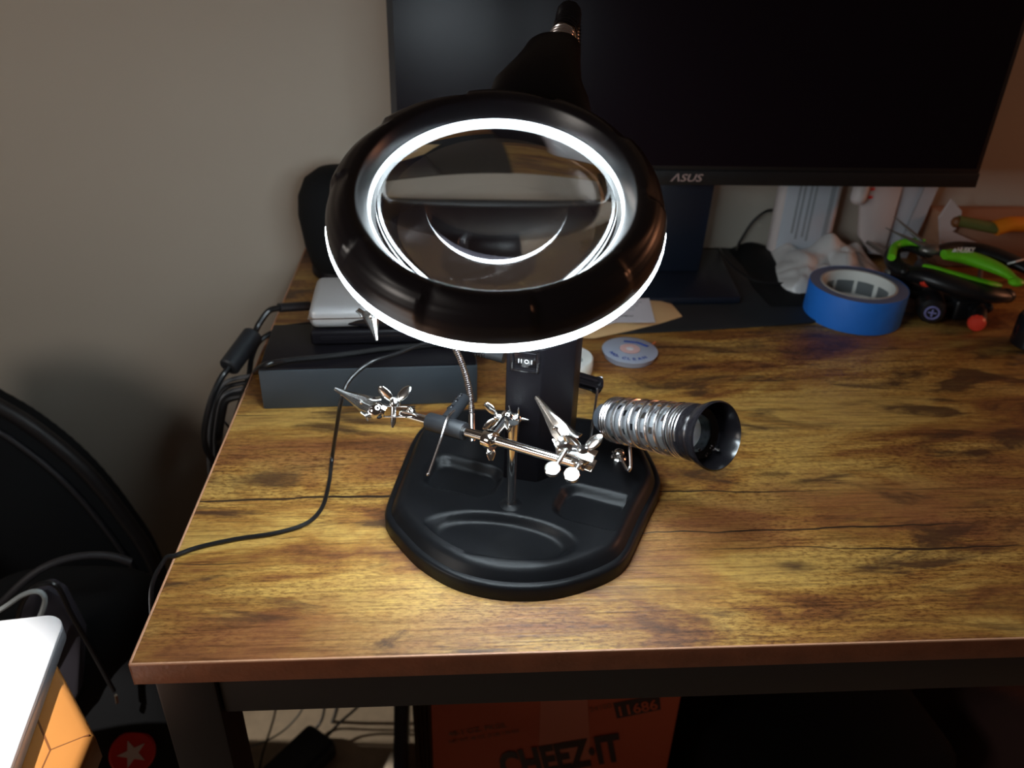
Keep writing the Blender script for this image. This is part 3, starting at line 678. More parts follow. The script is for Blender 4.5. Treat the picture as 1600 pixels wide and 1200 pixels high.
# back-left speaker
sp_ = V((0.056, 0.575, 0))
root = empty('speaker', sp_, 'black round-topped speaker at the back left corner of the desk behind the ring', 'speaker')
b = MB(); b.lathe(sp_, (0, 0, 1), [(0.030, 0), (0.034, 0.003), (0.042, 0.035), (0.046, 0.070), (0.044, 0.092), (0.036, 0.110), (0.022, 0.120), (0.006, 0.123)], 40); b.build('body', M['fabric'], root, angle=60)
b = MB(); b.lathe(sp_, (0, 0, 1), [(0.0345, 0.0), (0.0365, 0.002), (0.0365, 0.008), (0.0355, 0.010)], 40); b.build('base_ring', M['black'], root)

# ================================================================ MONITOR
my = 0.50
ml, mr = Yp(611, 180, my).x, Yp(1525, 292, my).x
mz0 = Yp(1525, 293, my).z; MW = mr-ml; MH = 0.362
root = empty('monitor', (ml+MW/2, 0.56, 0), 'large black computer monitor standing behind the magnifying lamp, screen off', 'monitor')
b = MB(); b.box((ml+MW/2, my+0.012, mz0+MH/2), (MW, 0.022, MH), bev=0.002); b.build('casing', M['bezel'], root)
b = MB(); b.box((ml+MW/2, my+0.035, mz0+MH/2+0.02), (MW*0.6, 0.030, MH*0.6), bev=0.012); b.build('rear_housing', M['bezel'], root)
b = MB(); b.box((ml+MW/2, my+0.0006, mz0+MH/2+0.0085), (MW-0.012, 0.0012, MH-0.023)); b.build('screen', M['screen'], root)
b = MB(); b.box((ml+MW/2, my+0.0002, mz0+0.0075), (MW-0.001, 0.0020, 0.0150), bev=0.0004); b.build('chin', M['bezel'], root)
lgx0, lgx1 = Yp(1047, 280, my).x, Yp(1100, 281, my).x
text('\u039BSUS', (lgx0, my-0.0013, mz0+0.0042), (1, 0, 0), (0, 0, 1), 0.0110, M['logo'], root, 'logo', xs=(lgx1-lgx0)/0.0280, shear=0.25, bold=0.012)
mx0, mx1 = Yp(1036, 300, 0.555).x, Yp(1108, 300, 0.555).x
b = MB(); b.prism([(mx0-0.015, 0.545, 0.012), (mx1, 0.545, 0.012), (mx1+0.004, 0.545, mz0+0.03), (mx0-0.015, 0.545, mz0+0.03)], (0, 0.03, 0), 0.003); b.build('stand_neck', M['navy'], root)
b = MB(); b.prism([(0.30, 0.47, 0.003), (0.50, 0.475, 0.003), (0.515, 0.62, 0.003), (0.30, 0.62, 0.003)], (0, 0, 0.009), 0.003); b.build('stand_base', M['navy'], root)
b = MB(); b.box((mx0-0.008, 0.5445, mz0*0.5+0.02), (0.003, 0.002, 0.10), bev=0.0008); b.build('neck_ridge', M['navy'], root)

# ================================================================ DESK MAT, ENVELOPE, ROUND PACKS
def slab(loop2, z0, th, bev=0.0): 
    b = MB(); b.prism([V((x, y, z0)) for x, y in loop2], (0, 0, th), bev); return b
mp = [Zp(*q) for q in ((760, 528), (895, 527), (1100, 515), (1300, 507))]
b = slab([(0.225, 0.398), (0.305, 0.4035), (0.43, 0.415), (0.566, 0.4315), (0.600, 0.455), (0.605, 0.60), (0.572, 0.645), (0.56, 0.648), (0.22, 0.648)], 0.0002, 0.0024, 0.0006)
tag(b.build('desk_mat', M['matte']), 'black textured mat lying on the desk under the monitor', 'mat')
# folded dark cloth heap behind the mat
b = MB(); G = 28
def cz(u, v): return 0.0035+0.009*math.exp(-((u-0.55)**2/0.08+(v-0.9)**2/0.12))+0.004*math.sin(u*9+v*4)*v*(1-u)
vs = [b.b.verts.new((0.519+0.088*i/G, 0.47+0.17*j/G, cz(i/G, j/G)*min(1, 4*min(i, G-i)/G+0.12))) for j in range(G+1) for i in range(G+1)]
for j in range(G):
    for i in range(G): b.b.faces.new((vs[j*(G+1)+i], vs[j*(G+1)+i+1], vs[(j+1)*(G+1)+i+1], vs[(j+1)*(G+1)+i]))
bmesh.ops.solidify(b.b, geom=b.b.faces[:], thickness=0.0008)
tag(b.build('dark_cloth', M['matte']), 'crumpled dark cloth bunched on the mat beside the monitor stand', 'cloth')
cordobj('mat_cable', [V((0.522, 0.635, 0.006)), Zp(1130, 398, 0.02), Zp(1150, 420, 0.012), Zp(1185, 440, 0.006), Zp(1230, 443, 0.005), Zp(1262, 446, 0.005), Zp(1300, 430, 0.005)], 0.0013, M['cord'], 'thin black cord running over the mat behind the blue tape')
cordobj('wall_cable', [Zp(1150, 392, 0.01), Yp(1156, 378, 0.64), Yp(1175, 348, 0.64), Yp(1195, 331, 0.64), Yp(1212, 329, 0.64), Yp(1224, 336, 0.64), Yp(1240, 345, 0.64)], 0.0016, M['cord'], 'black cord arching up the wall below the monitor')
# envelope
root = empty('padded_envelope', (0.37, 0.45, 0.003), 'brown kraft padded envelope with a white shipping label behind the column', 'envelope')
el = [Zp(890, 527, 0.004), Zp(930, 527, 0.004), Zp(985, 514, 0.005), Zp(1030, 502, 0.006), Zp(1066, 492, 0.005), Zp(1048, 470, 0.006), Zp(1012, 447, 0.007), Zp(985, 440, 0.007), Zp(900, 452, 0.007), Zp(850, 500, 0.006)]
ecn = sum(el, V())/len(el); b = MB(); rr_ = []
for s_, dz in ((1.0, -0.0012), (1.0, -0.0002), (0.97, 0.0006), (0.8, 0.0038), (0.5, 0.0058), (0.15, 0.0062)):
    rr_.append([b.b.verts.new(V((ecn.x+(p.x-ecn.x)*s_, ecn.y+(p.y-ecn.y)*s_, 0.0040+dz))) for p in el])
for i in range(len(rr_)-1):
    for k in range(len(el)): b.b.faces.new((rr_[i][k], rr_[i][(k+1) % len(el)], rr_[i+1][(k+1) % len(el)], rr_[i+1][k]))
b.b.faces.new(rr_[-1]); b.b.faces.new(list(reversed(rr_[0]))); b.build('pouch', M['kraft'], root, angle=60)
lq = [Zp(x, y, 0.0108) for x, y in ((945, 504), (1024, 504), (1014, 466), (930, 470))]
b = MB(); b.prism(lq, (0, 0, 0.0004)); lab = tag(b.build('label', M['paper'], root), 'white printed shipping label')
lq2 = [Zp(x, y, 0.0100) for x, y in ((886, 498), (938, 511), (975, 500), (930, 480))]
b = MB(); b.prism(lq2, (0, 0, 0.0004)); b.build('label', M['paper'], root)
ldir = (lq[1]-lq[0]).normalized()
text('SPZ 7A0198013-7', Zp(957, 495, 0.0114), ldir, (0, 1, 0), 0.0042, M['ink'], lab, 'lettering', xs=0.72, bold=0.02)
b = MB()
for k in range(5):
    q = Zp(975+3*k, 484-3*k, 0.0114); b.box(q, (0.022-0.003*(k % 2), 0.0006, 0.0002), Matrix.Rotation(math.atan2(ldir.y, ldir.x), 3, 'Z'))
tag(b.build('small_print', M['greyink'], lab), None, None, None, 'stuff')
# clear round pack of copper braid
tc_ = Zp(983, 557, 0.0); tc_.z = 0
root = empty('braid_spool', tc_, 'small round frosted plastic pack of copper braid with blue printing', 'spool')
b = MB(); b.lathe(tc_, (0, 0, 1), [(0.0225, 0.0004), (0.0245, 0.0008), (0.0250, 0.003), (0.0270, 0.0062), (0.0272, 0.0072), (0.0262, 0.0078), (0.0006, 0.0080)], 48); b.build('case', M['clear'], root)
b = MB(); b.lathe(tc_, (0, 0, 1), [(0.004, 0.0081), (0.0100, 0.0084), (0.0100, 0.0088), (0.004, 0.0090)], 30, closed=True)
b.b.verts.ensure_lookup_table(); b.build('copper_coil', mat('copper_seen_through', (0.66, 0.42, 0.40), 0.6), root)
b = MB(); b.ball(tc_+V((0, 0, 0.0080)), 0.0046, 16, (1, 1, 0.3)); b.build('hub', M['paper'], root)
q0, q1 = Zp(1010, 544, 0.006), Zp(1024, 534, 0.006)
b = MB(); b.tube([q0, q1], 0.0011, 8, flat=0.5); tag(b.build('braid_end', M['copper'], root), 'copper braid end sticking out')
def arctext(s_, c, r, a0, a1, size, m_, parent, z, flip=False):
    for i, ch in enumerate(s_):
        if ch == ' ': continue
        a = a0+(a1-a0)*(i/(len(s_)-1)); rad_ = V((math.cos(a), math.sin(a), 0)); up = rad_*(-1 if not flip else 1)
        xd = V((math.sin(a), -math.cos(a), 0)) if flip else V((-math.sin(a), math.cos(a), 0))
        text(ch, c+rad_*r+V((0, 0, z))-xd*size*0.3, xd, up, size, m_, parent, 'letter', bold=0.03)
arctext('NO-CLEAN', tc_, 0.0225, R(200), R(300), 0.0060, M['inkblue'], root, 0.0082)
b = MB(); b.tube([tc_+V((-0.003, 0.0165, 0.0083)), tc_+V((0.010, 0.0135, 0.0083)), tc_+V((0.019, 0.005, 0.0083))], 0.0016, 6, flat=0.12); b.build('printed_band', M['inkblue'], root)
# white roll behind the column
wc = V((0.2905, 0.3345, 0))
root = empty('white_spool', wc, 'white round spool with a printed paper label partly behind the column', 'spool')
b = MB(); b.lathe(wc, (0, 0, 1), [(0.020, 0), (0.0235, 0.001), (0.0240, 0.004), (0.0240, 0.014), (0.0232, 0.0155), (0.0215, 0.0160), (0.004, 0.0160)], 44); b.build('body', M['corew'], root)
b = MB(); b.box(wc+V((0.006, 0.006, 0.0163)), (0.010, 0.010, 0.0003), Matrix.Rotation(0.35, 3, 'Z')); b.build('printed_square', M['greyink'], root)
b = MB(); b.lathe(wc+V((0.007, -0.008, 0.0161)), (0, 0, 1), [(0.001, 0.0003), (0.006, 0.0003), (0.006, 0)], 18); b.build('printed_mark', M['coreprint'], root)

# ================================================================ BLUE TAPE
tC = V((0.6175, 0.4535, 0)); TR = 0.0505; TH = 0.037
root = empty('tape_roll', tC, 'roll of bright blue painter\'s tape with a white printed core', 'tape')
tilt = Matrix.Identity(3); tx = V((0, 0, 1))
b = MB(); b.lathe(tC, tx, [(TR, 0.0006), (TR+0.0003, 0.001), (TR+0.0003, TH-0.0006), (TR, TH), (TR-0.0003, TH), (TR-0.0003, 0.0006)], 72, closed=True); b.build('tape_face', M['bluetape'], root)
b = MB(); b.lathe(tC, tx, [(TR-0.0003, 0.0008), (TR-0.0003, TH-0.0002), (0.0395, TH-0.0002), (0.0395, 0.0008)], 72, closed=True); b.build('wound_layers', M['tapeedge'], root)
b = MB(); b.lathe(tC, tx, [(0.0395, 0.0004), (0.0395, TH+0.0004), (0.0373, TH+0.0004), (0.0373, 0.0004)], 72, closed=True); b.build('core', M['core'], root)
b = MB(); b.lathe(tC, tx, [(0.0373, 0.0010), (0.0373, TH), (0.0369, TH), (0.0369, 0.0010)], 72, closed=True); cw = b.build('core_liner', M['corew'], root)
for a0, a1 in ((70, 100), (36, 64), (2, 28), (106, 122)):
    b = MB(); vs = []; fs = []
    for k in range(9):
        a = R(a0+(a1-a0)*k/8)
        for z in (0.011, 0.026): vs.append(tC+V((0.03665*math.cos(a), 0.03665*math.sin(a), z)))
    for k in range(8): fs.append((2*k, 2*k+2, 2*k+3, 2*k+1))
    b.faces(vs, fs); bmesh.ops.solidify(b.b, geom=b.b.faces[:], thickness=0.0001); b.build('core_printing', M['coreprint'], cw)

# ================================================================ WHITE BAG
b = MB(); G = 40; bc = V((0.635, 0.575, 0)); vs = []
from mathutils import noise as NZ
def bagz(u, v):
    d = max(abs(u), abs(v)); env = max(0, 1-d**2.5)
    return 0.002+0.034*env*(0.65+0.5*NZ.noise(V((u*1.6, v*1.6, 3.1))))+0.016*env*abs(NZ.noise(V((u*3.1+v, v*2.7, 7.7))))
outl = []
for j in range(G+1):
    for i in range(G+1):
        u, v = i/G*2-1, j/G*2-1; k = 1-0.22*u*u*v*v
        x = bc.x+(u*0.072*k)+0.010*v; y = bc.y+(v*0.070*k)+0.012*u*(1 if v < 0 else 0.2)-0.012*NZ.noise(V((u*2, v*2, 1)))
        vs.append(b.b.verts.new((x, y, bagz(u, v))))
for j in range(G):
    for i in range(G): b.b.faces.new((vs[j*(G+1)+i], vs[j*(G+1)+i+1], vs[(j+1)*(G+1)+i+1], vs[(j+1)*(G+1)+i]))
g = bmesh.ops.extrude_face_region(b.b, geom=b.b.faces[:])
for v in g['geom']:
    if isinstance(v, bmesh.types.BMVert): v.co.z = max(0.0008, v.co.z*0.1)
tag(b.build('plastic_bag', M['poly'], angle=50), 'crumpled white plastic bag between the mat and the blue tape', 'bag')

# ================================================================ PACKAGING UNDER THE MONITOR
def panelp(px, Y, th=0.004):
    q = [Yp(x, y, Y) for x, y in px]; b = MB(); b.prism(q, (0, th, 0), 0.0006); return b, q
# rounded clamshell pack
root = empty('clamshell_pack', (0.615, 0.60, 0.0), 'pale blue-grey clamshell pack standing behind the white bag', 'package')
b = MB(); b.box((0.618, 0.625, 0.062), (0.078, 0.020, 0.118), bev=0.008, seg=4); b.build('shell', M['cream'], root)
b = MB(); b.box((0.618, 0.6145, 0.064), (0.064, 0.0015, 0.106), bev=0.0006); cd = b.build('card', M['card'], root)
for dx, l_ in ((-0.016, 0.07), (-0.010, 0.085), (-0.002, 0.08), (0.004, 0.09), (0.024, 0.095), (0.027, 0.095)):
    b = MB(); b.box((0.618+dx, 0.6136, 0.070), (0.0028, 0.0004, l_)); b.build('printed_line', M['greyink'], cd)
# leaning white box
root = empty('white_box', (0.745, 0.63, 0), 'plain white box leaning upright at the right, behind the pliers', 'box')
RW = Matrix.Rotation(R(9), 3, 'Y')
b = MB(); b.box((0.748, 0.632, 0.066), (0.052, 0.022, 0.13), RW, 0.001); b.build('body', M['card'], root)
b = MB(); b.box((0.755, 0.6203, 0.066), (0.0008, 0.0008, 0.125), RW); b.build('flap_seam', M['greyink'], root)
# moulded white insert
root = empty('packing_insert', (0.69, 0.62, 0), 'off-white moulded plastic insert with a rounded lobe between pack and box', 'package')
b = MB(); b.prism([(0.672, 0.612, 0.086), (0.682, 0.612, 0.072), (0.690, 0.612, 0.030), (0.712, 0.612, 0.008), (0.728, 0.612, 0.006), (0.728, 0.612, 0.115), (0.700, 0.612, 0.122), (0.676, 0.612, 0.118)], (0, 0.012, 0), 0.003); b.build('shell', M['cream'], root)
b = MB(); b.tube([(0.674, 0.606, 0.118), (0.672, 0.606, 0.084)], 0.0095, 18); b.ball((0.672, 0.606, 0.084), 0.0095, 18); b.build('lobe', M['cream'], root)
for z in (0.082, 0.092):
    b = MB(); b.ball((0.690, 0.6115, z), 0.0024, 10, (1.4, 0.3, 0.8)); b.build('red_mark', M['badge'], root)
# brown carton on the right
root = empty('brown_carton', (0.87, 0.62, 0), 'open brown cardboard carton at the back right corner of the desk', 'carton')
b = MB(); b.box((0.885, 0.615, 0.032), (0.20, 0.05, 0.062), bev=0.001); b.build('body', M['brownbox'], root)
b = MB(); b.box((0.885, 0.594, 0.0665), (0.20, 0.030, 0.0015), Matrix.Rotation(R(8), 3, 'X')); b.build('flap', M['brownbox'], root)
b = MB(); b.prism([Yp(x, y, 0.58) for x, y in ((1487, 312), (1503, 330), (1500, 352), (1488, 362), (1497, 366), (1528, 380), (1534, 395), (1470, 395), (1468, 340))], (0, 0.003, 0)); tag(b.build('paper_wrap', M['cream'], root), 'torn pale paper wrap')
# orange and olive knife
root = empty('utility_tool', (0.85, 0.565, 0.02), 'tool with an orange end and olive handle lying by the brown carton', 'tool')
b = MB(); b.tube([Yp(1497, 345, 0.56), Yp(1556, 357, 0.55)], 0.0080, 16, flat=0.8); b.build('handle', M['olive'], root)
b = MB(); b.tube(spline([Yp(1554, 357, 0.55), Yp(1580, 350, 0.55), Yp(1620, 352, 0.55)], 4), 0.0115, 18, flat=0.75); b.build('grip', M['orange'], root)
b = MB(); b.ball(Yp(1495, 347, 0.56), 0.0066, 14); b.build('end_knob', M['oakdark'], root)

# ================================================================ PLIERS
def pliers(name, root_c, label, jawbase, tips, grips, zoff=0, group='pliers'):
    root = empty(name, root_c, label, 'pliers')
    for tp_ in tips:
        b = MB(); b.tube([jawbase, jawbase.lerp(tp_, 0.35), tp_], lambda t: 0.0042*(1-t)+0.0008, 12, flat=0.7); b.build('jaw', M['tool'], root)
    b = MB(); b.ball(jawbase, 0.0105, 22, (1.3, 0.9, 0.55)); b.build('pivot', M['tool'], root)
    for pts, rr, inlay in grips:
        path = spline(pts, 8)
        b = MB(); b.tube(path, lambda t: rr*(0.72+0.45*math.sin(PI*min(1, t*1.02))**0.6), 20, flat=0.62); b.ball(path[-1], rr*0.72, 14, (1, 1, 0.8)); g_ = b.build('handle', M['blackgrip'], root)
        if inlay:
            b = MB(); b.tube([q+V(inlay[0]) for q in path[inlay[1]:inlay[2]]], lambda t: rr*inlay[3]*(0.5+0.6*math.sin(PI*t)**0.5), 16, flat=0.55); tag(b.build('grip_inlay', M['green'], g_), 'lime green grip inlay')
    return root
jb = Zp(1455, 390, 0.062)
pl1 = pliers('needle_nose_pliers', (0.75, 0.52, 0.03), 'needle-nose pliers with black and lime green grips, open tips pointing left',
       jb, [Zp(1397, 338, 0.085), Zp(1384, 356, 0.080)],
       [([jb+V((0.004, -0.004, 0)), Zp(1500, 388, 0.060), Zp(1545, 395, 0.060), Zp(1590, 412, 0.055), Zp(1625, 430, 0.050)], 0.0105, None),
        ([jb+V((-0.004, -0.006, -0.004)), Zp(1420, 386, 0.055), Zp(1396, 392, 0.050), Zp(1396, 410, 0.046), Zp(1412, 424, 0.044)], 0.0080, None)])
b = MB(); b.tube(spline([Zp(1445, 380, 0.066), Zp(1420, 378, 0.064), Zp(1399, 385, 0.060), Zp(1393, 402, 0.056)], 6), 0.0044, 12); tag(b.build('grip_inlay', M['green'], pl1), 'lime green grip inlay')
b = MB(); b.tube(spline([Zp(1475, 398, 0.064), Zp(1510, 402, 0.062), Zp(1560, 420, 0.058), Zp(1590, 440, 0.054)], 6), lambda t: 0.0060+0.0060*math.sin(PI*min(1, 0.1+t)), 16, flat=0.6)
b.ball(Zp(1588, 441, 0.054), 0.0075, 14, (1.1, 0.9, 0.6)); tag(b.build('grip_inlay', M['green'], pl1), 'broad lime green lower grip')
pz = 0.068
h0_, h1_ = Zp(1484, 395, 0.0685), Zp(1537, 395, 0.0665)
text('HUSKY', h0_+V((0.006, -0.002, 0.0012)), (h1_-h0_), (0, 0.35, 1), 0.0075, M['white'], pl1, 'lettering', xs=0.9, shear=0.2, bold=0.03)
b = MB(); b.prism([h0_+V((x, -0.003, z)) for x, z in ((0.0, 0.002), (0.0025, 0.0062), (0.005, 0.0045), (0.0045, 0.002))], (0, 0.0004, 0.0001)); b.build('logo', M['white'], pl1)
jb2 = Zp(1400, 425, 0.030)
pliers('side_cutters', (0.74, 0.47, 0.0), 'black gripped cutting pliers lying under the needle-nose pliers', jb2,
       [Zp(1375, 392, 0.030), Zp(1380, 385, 0.030)],
       [([jb2, Zp(1440, 430, 0.042), Zp(1490, 445, 0.040), Zp(1540, 458, 0.034), Zp(1572, 462, 0.030)], 0.0135, ((0.004, 0.008, 0.008), 8, 30, 0.42)),
        ([jb2+V((0, -0.004, -0.008)), Zp(1430, 455, 0.020), Zp(1480, 470, 0.016), Zp(1540, 480, 0.014)], 0.0110, None)])

# ================================================================ SCREWDRIVERS
def driver(name, a, b_, r, label, capcol, mark=None):
    root = empty(name, a, label, 'screwdriver'); d = (b_-a).normalized(); L = (b_-a).length
    b = MB(); b.lathe(a, d, [(r*0.55, -0.001), (r*0.92, 0.0015), (r, 0.006), (r*0.95, L*0.45), (r*0.75, L*0.62), (r*0.9, L*0.75), (r*0.6, L)], 12); b.build('handle', M['blackgrip'], root)
    b = MB(); b.lathe(a, d, [(r*0.3, -0.0035), (r*0.72, -0.0028), (r*0.90, 0.0), (r*0.93, 0.003)], 28); c_ = b.build('end_cap', capcol, root)
    b = MB(); b.tube([b_, b_+d*0.06], 0.0026, 10); b.build('shaft', M['tool'], root)
    if mark:
        u, v, _ = frame(d); o_ = a-d*0.0036
        b = MB(); b.tube([o_+0.0068*(math.cos(t)*u+math.sin(t)*v) for t in [2*PI*k/24 for k in range(24)]], 0.0011, 6, closed=True)
        for q in (u, v): b.tube([o_-q*0.0042, o_+q*0.0042], 0.0010, 6)
        b.build('cross_tip_symbol', M['violet'], c_)
    return root
driver('screwdriver', Zp(1456, 487, 0.016)+V((0, 0, 0)), Zp(1440, 415, 0.016), 0.0150, 'thick black screwdriver with a violet ringed cross symbol on its end', M['blackgrip'], True)
driver('screwdriver', Zp(1526, 506, 0.010), Zp(1530, 452, 0.012), 0.0098, 'black screwdriver with a bright red round end cap', M['red'])
driver('screwdriver', Zp(1447, 441, 0.0400), Zp(1405, 405, 0.0400)+V((0, 0.02, -0.006)), 0.0062, 'small screwdriver with a red end, resting above the symbol-ended one', M['red'])
b = MB(); b.box(Zp(1490, 470, 0.012), (0.035, 0.05, 0.024), Matrix.Rotation(0.2, 3, 'Z'), 0.004, 3); tag(b.build('tool_case', M['blackgrip']), 'small black case between the two large screwdrivers', 'case')
b = MB(); b.lathe(Zp(1610, 540, 0.0), (0, 0, 1), [(0.018, 0), (0.020, 0.002), (0.020, 0.030), (0.018, 0.034), (0.004, 0.035)], 28); tag(b.build('dark_jar', M['gloss']), 'dark round jar cut off by the right edge of the picture', 'jar')
cordobj('pale_strap', [Zp(1575, 412, 0.060), Zp(1590, 408, 0.066), Zp(1612, 402, 0.060)], 0.0011, M['white'], 'short pale cord crossing the pliers at the far right', 5)

# ================================================================ UNDER THE DESK
root = empty('cracker_carton', (0.29, 0.32, -0.74), 'orange-red printed carton with CHEEZ-IT lettering on the floor under the desk', 'carton')
yf = 0.25; xl, xr = 0.157, 0.428; ang = R(-3)
b = MB(); b.box(((xl+xr)/2, yf+0.10, -0.545), (xr-xl, 0.20, 0.388), bev=0.001); b.build('body', M['cheese'], root)
def FP(x, y): q = Yp(x, y, yf); return V((q.x, yf-0.0004, q.z))
b = MB(); b.prism([FP(845, 1080), FP(917, 1075), FP(925, 1230), FP(840, 1230)], (0, -0.0003, 0)); tag(b.build('packing_tape', M['tapepink'], root), 'glossy strip of packing tape')
td_ = FP(800, 1132)-FP(702, 1148); text('48-1 OZ. PKGS.', FP(702, 1150), td_, (0, 0, 1), 0.0115, M['band'], root, 'lettering', xs=0.85, bold=0.015)
text('NET WT. 48 OZ. (3 LB) 1.36 KG', FP(702, 1161), td_, (0, 0, 1), 0.0080, M['band'], root, 'lettering', xs=0.72, bold=0.01)
ld = FP(955, 1172)-FP(795, 1199); ln = (FP(795, 1205)-FP(960, 1176)).length
text('CHEEZ\u00B7IT', FP(787, 1216)+V((0, -0.0006, 0)), ld, (0, 0, 1), 0.066, M['cartonink'], root, 'lettering', xs=0.50, bold=0.045)
b = MB(); b.prism([FP(958, 1098), FP(1030, 1084), FP(1032, 1108), FP(964, 1122)], (0, -0.0003, 0)); pn = b.build('number_panel', M['cartonink'], root)
text('11686', FP(964, 1118)+V((0, -0.0008, 0)), FP(1030, 1106)-FP(962, 1119), (0, 0, 1), 0.0230, M['cheese'], pn, 'lettering', xs=0.80, bold=0.02)
text('24100', FP(922, 1112), FP(950, 1108)-FP(922, 1114), (0, 0, 1), 0.0115, M['band'], root, 'lettering', xs=0.85)
# things left of the carton on the floor
b = MB(); b.box((0.1135, 0.40, -0.52), (0.016, 0.16, 0.44), Matrix.Rotation(R(3), 3, 'Y'), 0.002); tag(b.build('navy_board', M['board']), 'dark navy board standing on edge left of the orange carton', 'board')
b = MB(); vs = []
for i in range(25):
    x = 0.131+0.024*i/24; y = 0.345+0.010*math.sin(i*1.1)
    vs += [V((x, y, -0.739)), V((x-0.004, y, -0.30))]
b.faces(vs, [(2*i, 2*i+2, 2*i+3, 2*i+1) for i in range(24)]); bmesh.ops.solidify(b.b, geom=b.b.faces[:], thickness=0.0015)
tag(b.build('folded_cloth', M['curtain'], angle=60), 'folded cream cloth standing between the navy board and the carton', 'cloth')
for i, (pts, rr, mm, lab) in enumerate((
        ([Yp(432, 1085, 0.47), Yp(430, 1112, 0.47), Yp(424, 1135, 0.47), Yp(410, 1180, 0.45), Zp(400, 1230, -0.737)], 0.0016, 'cord', 'thin black cable hanging under the desk next to its front leg'),
        ([Yp(478, 1085, 0.49), Yp(470, 1112, 0.49), Yp(445, 1140, 0.49), Yp(415, 1158, 0.48), Yp(380, 1170, 0.47)], 0.0014, 'charge', 'thin pale cable curving down to the left behind the desk leg'),
        ([Yp(508, 1085, 0.51), Yp(506, 1112, 0.51), Yp(500, 1130, 0.51), Yp(484, 1150, 0.49), Zp(474, 1172, -0.722)], 0.0022, 'cordgrey', 'slim grey cable hanging under the desk, left of the thicker grey one'),
        ([Yp(530, 1085, 0.52), Yp(525, 1112, 0.52), Yp(516, 1135, 0.52), Yp(500, 1155, 0.49), Zp(486, 1176, -0.722)], 0.0030, 'cordgrey', 'thicker grey cable hanging under the desk into the black adapter'),
        ([Yp(575, 1085, 0.50), Yp(555, 1108, 0.50), Yp(530, 1130, 0.50), Yp(508, 1155, 0.48), Zp(492, 1182, -0.720)], 0.0022, 'cord', 'black cable slanting down to the adapter from beside the navy board'))):
    cordobj('hanging_cable', pts, rr, M[mm], lab)
ad = Zp(462, 1196, -0.722); b = MB(); b.box(ad, (0.060, 0.115, 0.034), Matrix.Rotation(R(-38), 3, 'Z'), 0.010, 4); tag(b.build('power_adapter', M['rubber'], angle=60), 'black adapter block on the carpet where the hanging cables end', 'adapter')
b = MB(); b.box((0.62, 0.33, -0.60), (0.30, 0.24, 0.27), Matrix.Rotation(0.15, 3, 'Z'), 0.03, 4); tag(b.build('storage_bin', M['fabric']), 'black storage bin in the dark under the right side of the desk', 'bin')
b = MB(); G = 30; vs = []
for j in range(G+1):
    for i in range(G+1):
        u, v = i/G, j/G; x, y = 0.80+0.32*u, 0.15+0.35*v
        e_ = math.sin(PI*u)**0.5*math.sin(PI*v)**0.5; vs.append(b.b.verts.new((x, y, -0.739+e_*(0.30+0.06*NZ.noise(V((u*5, v*5, 2)))))))
for j in range(G):
    for i in range(G): b.b.faces.new((vs[j*(G+1)+i], vs[j*(G+1)+i+1], vs[(j+1)*(G+1)+i+1], vs[(j+1)*(G+1)+i]))
tag(b.build('blanket_heap', M['dirt'], angle=60), 'heap of dark reddish fuzzy fabric under the desk at the far right', 'fabric')

# ================================================================ LEFT SIDE: CHAIR, BACKPACK, TABLE, LAPTOP
ch = empty('office_chair', (-0.40, 0.40, -0.74), 'black office chair with a curved mesh back left of the desk', 'chair')
cy = 0.47
op = [(-260, 600), (-120, 585), (0, 640), (70, 685), (135, 742), (195, 815), (240, 888), (262, 980), (262, 1120), (210, 1230), (-260, 1230)]
lp3 = [Yp(x, y, cy) for x, y in op]; lp3 = spline(lp3[:-2], 5)+lp3[-2:]
b = MB(); b.prism(lp3, (0, 0.035, 0), 0.008, 3); b.build('backrest', M['mesh'], ch)
b = MB(); b.tube([p+V((0, 0.004, 0)) for p in lp3[5:-3]], 0.0085, 12); b.build('back_frame', M['frame'], ch)
b = MB(); b.tube([p+V((-0.022, -0.002, -0.016)) for p in lp3[8:-8]], 0.003, 10); b.build('piping', M['piping'], ch)
b = MB(); b.box((-0.62, 0.30, -0.31), (0.42, 0.30, 0.07), bev=0.03, seg=4); b.build('seat', M['mesh'], ch)
b = MB(); b.tube([(-0.62, 0.32, -0.68), (-0.62, 0.32, -0.33)], 0.024, 18); b.build('gas_post', M['frame'], ch)
b = MB(); b.box((-0.62, 0.44, -0.37), (0.06, 0.11, 0.03), bev=0.006); b.build('bracket', M['frame'], ch)
for k in range(5):
    a = 2*PI*k/5+0.9; d_ = V((math.cos(a), math.sin(a), 0)); c_ = V((-0.62, 0.32, -0.675))
    b = MB(); b.tube([c_, c_+d_*0.17-V((0, 0, 0.012))], lambda t: 0.020-0.007*t, 12); lg = b.build('leg', M['frame'], ch)
    b = MB(); b.tube([c_+d_*0.155+V((0, 0, -0.038))-V((-d_.y, d_.x, 0))*0.014, c_+d_*0.155+V((0, 0, -0.038))+V((-d_.y, d_.x, 0))*0.014], 0.026, 18); b.build('caster', M['frame'], lg)
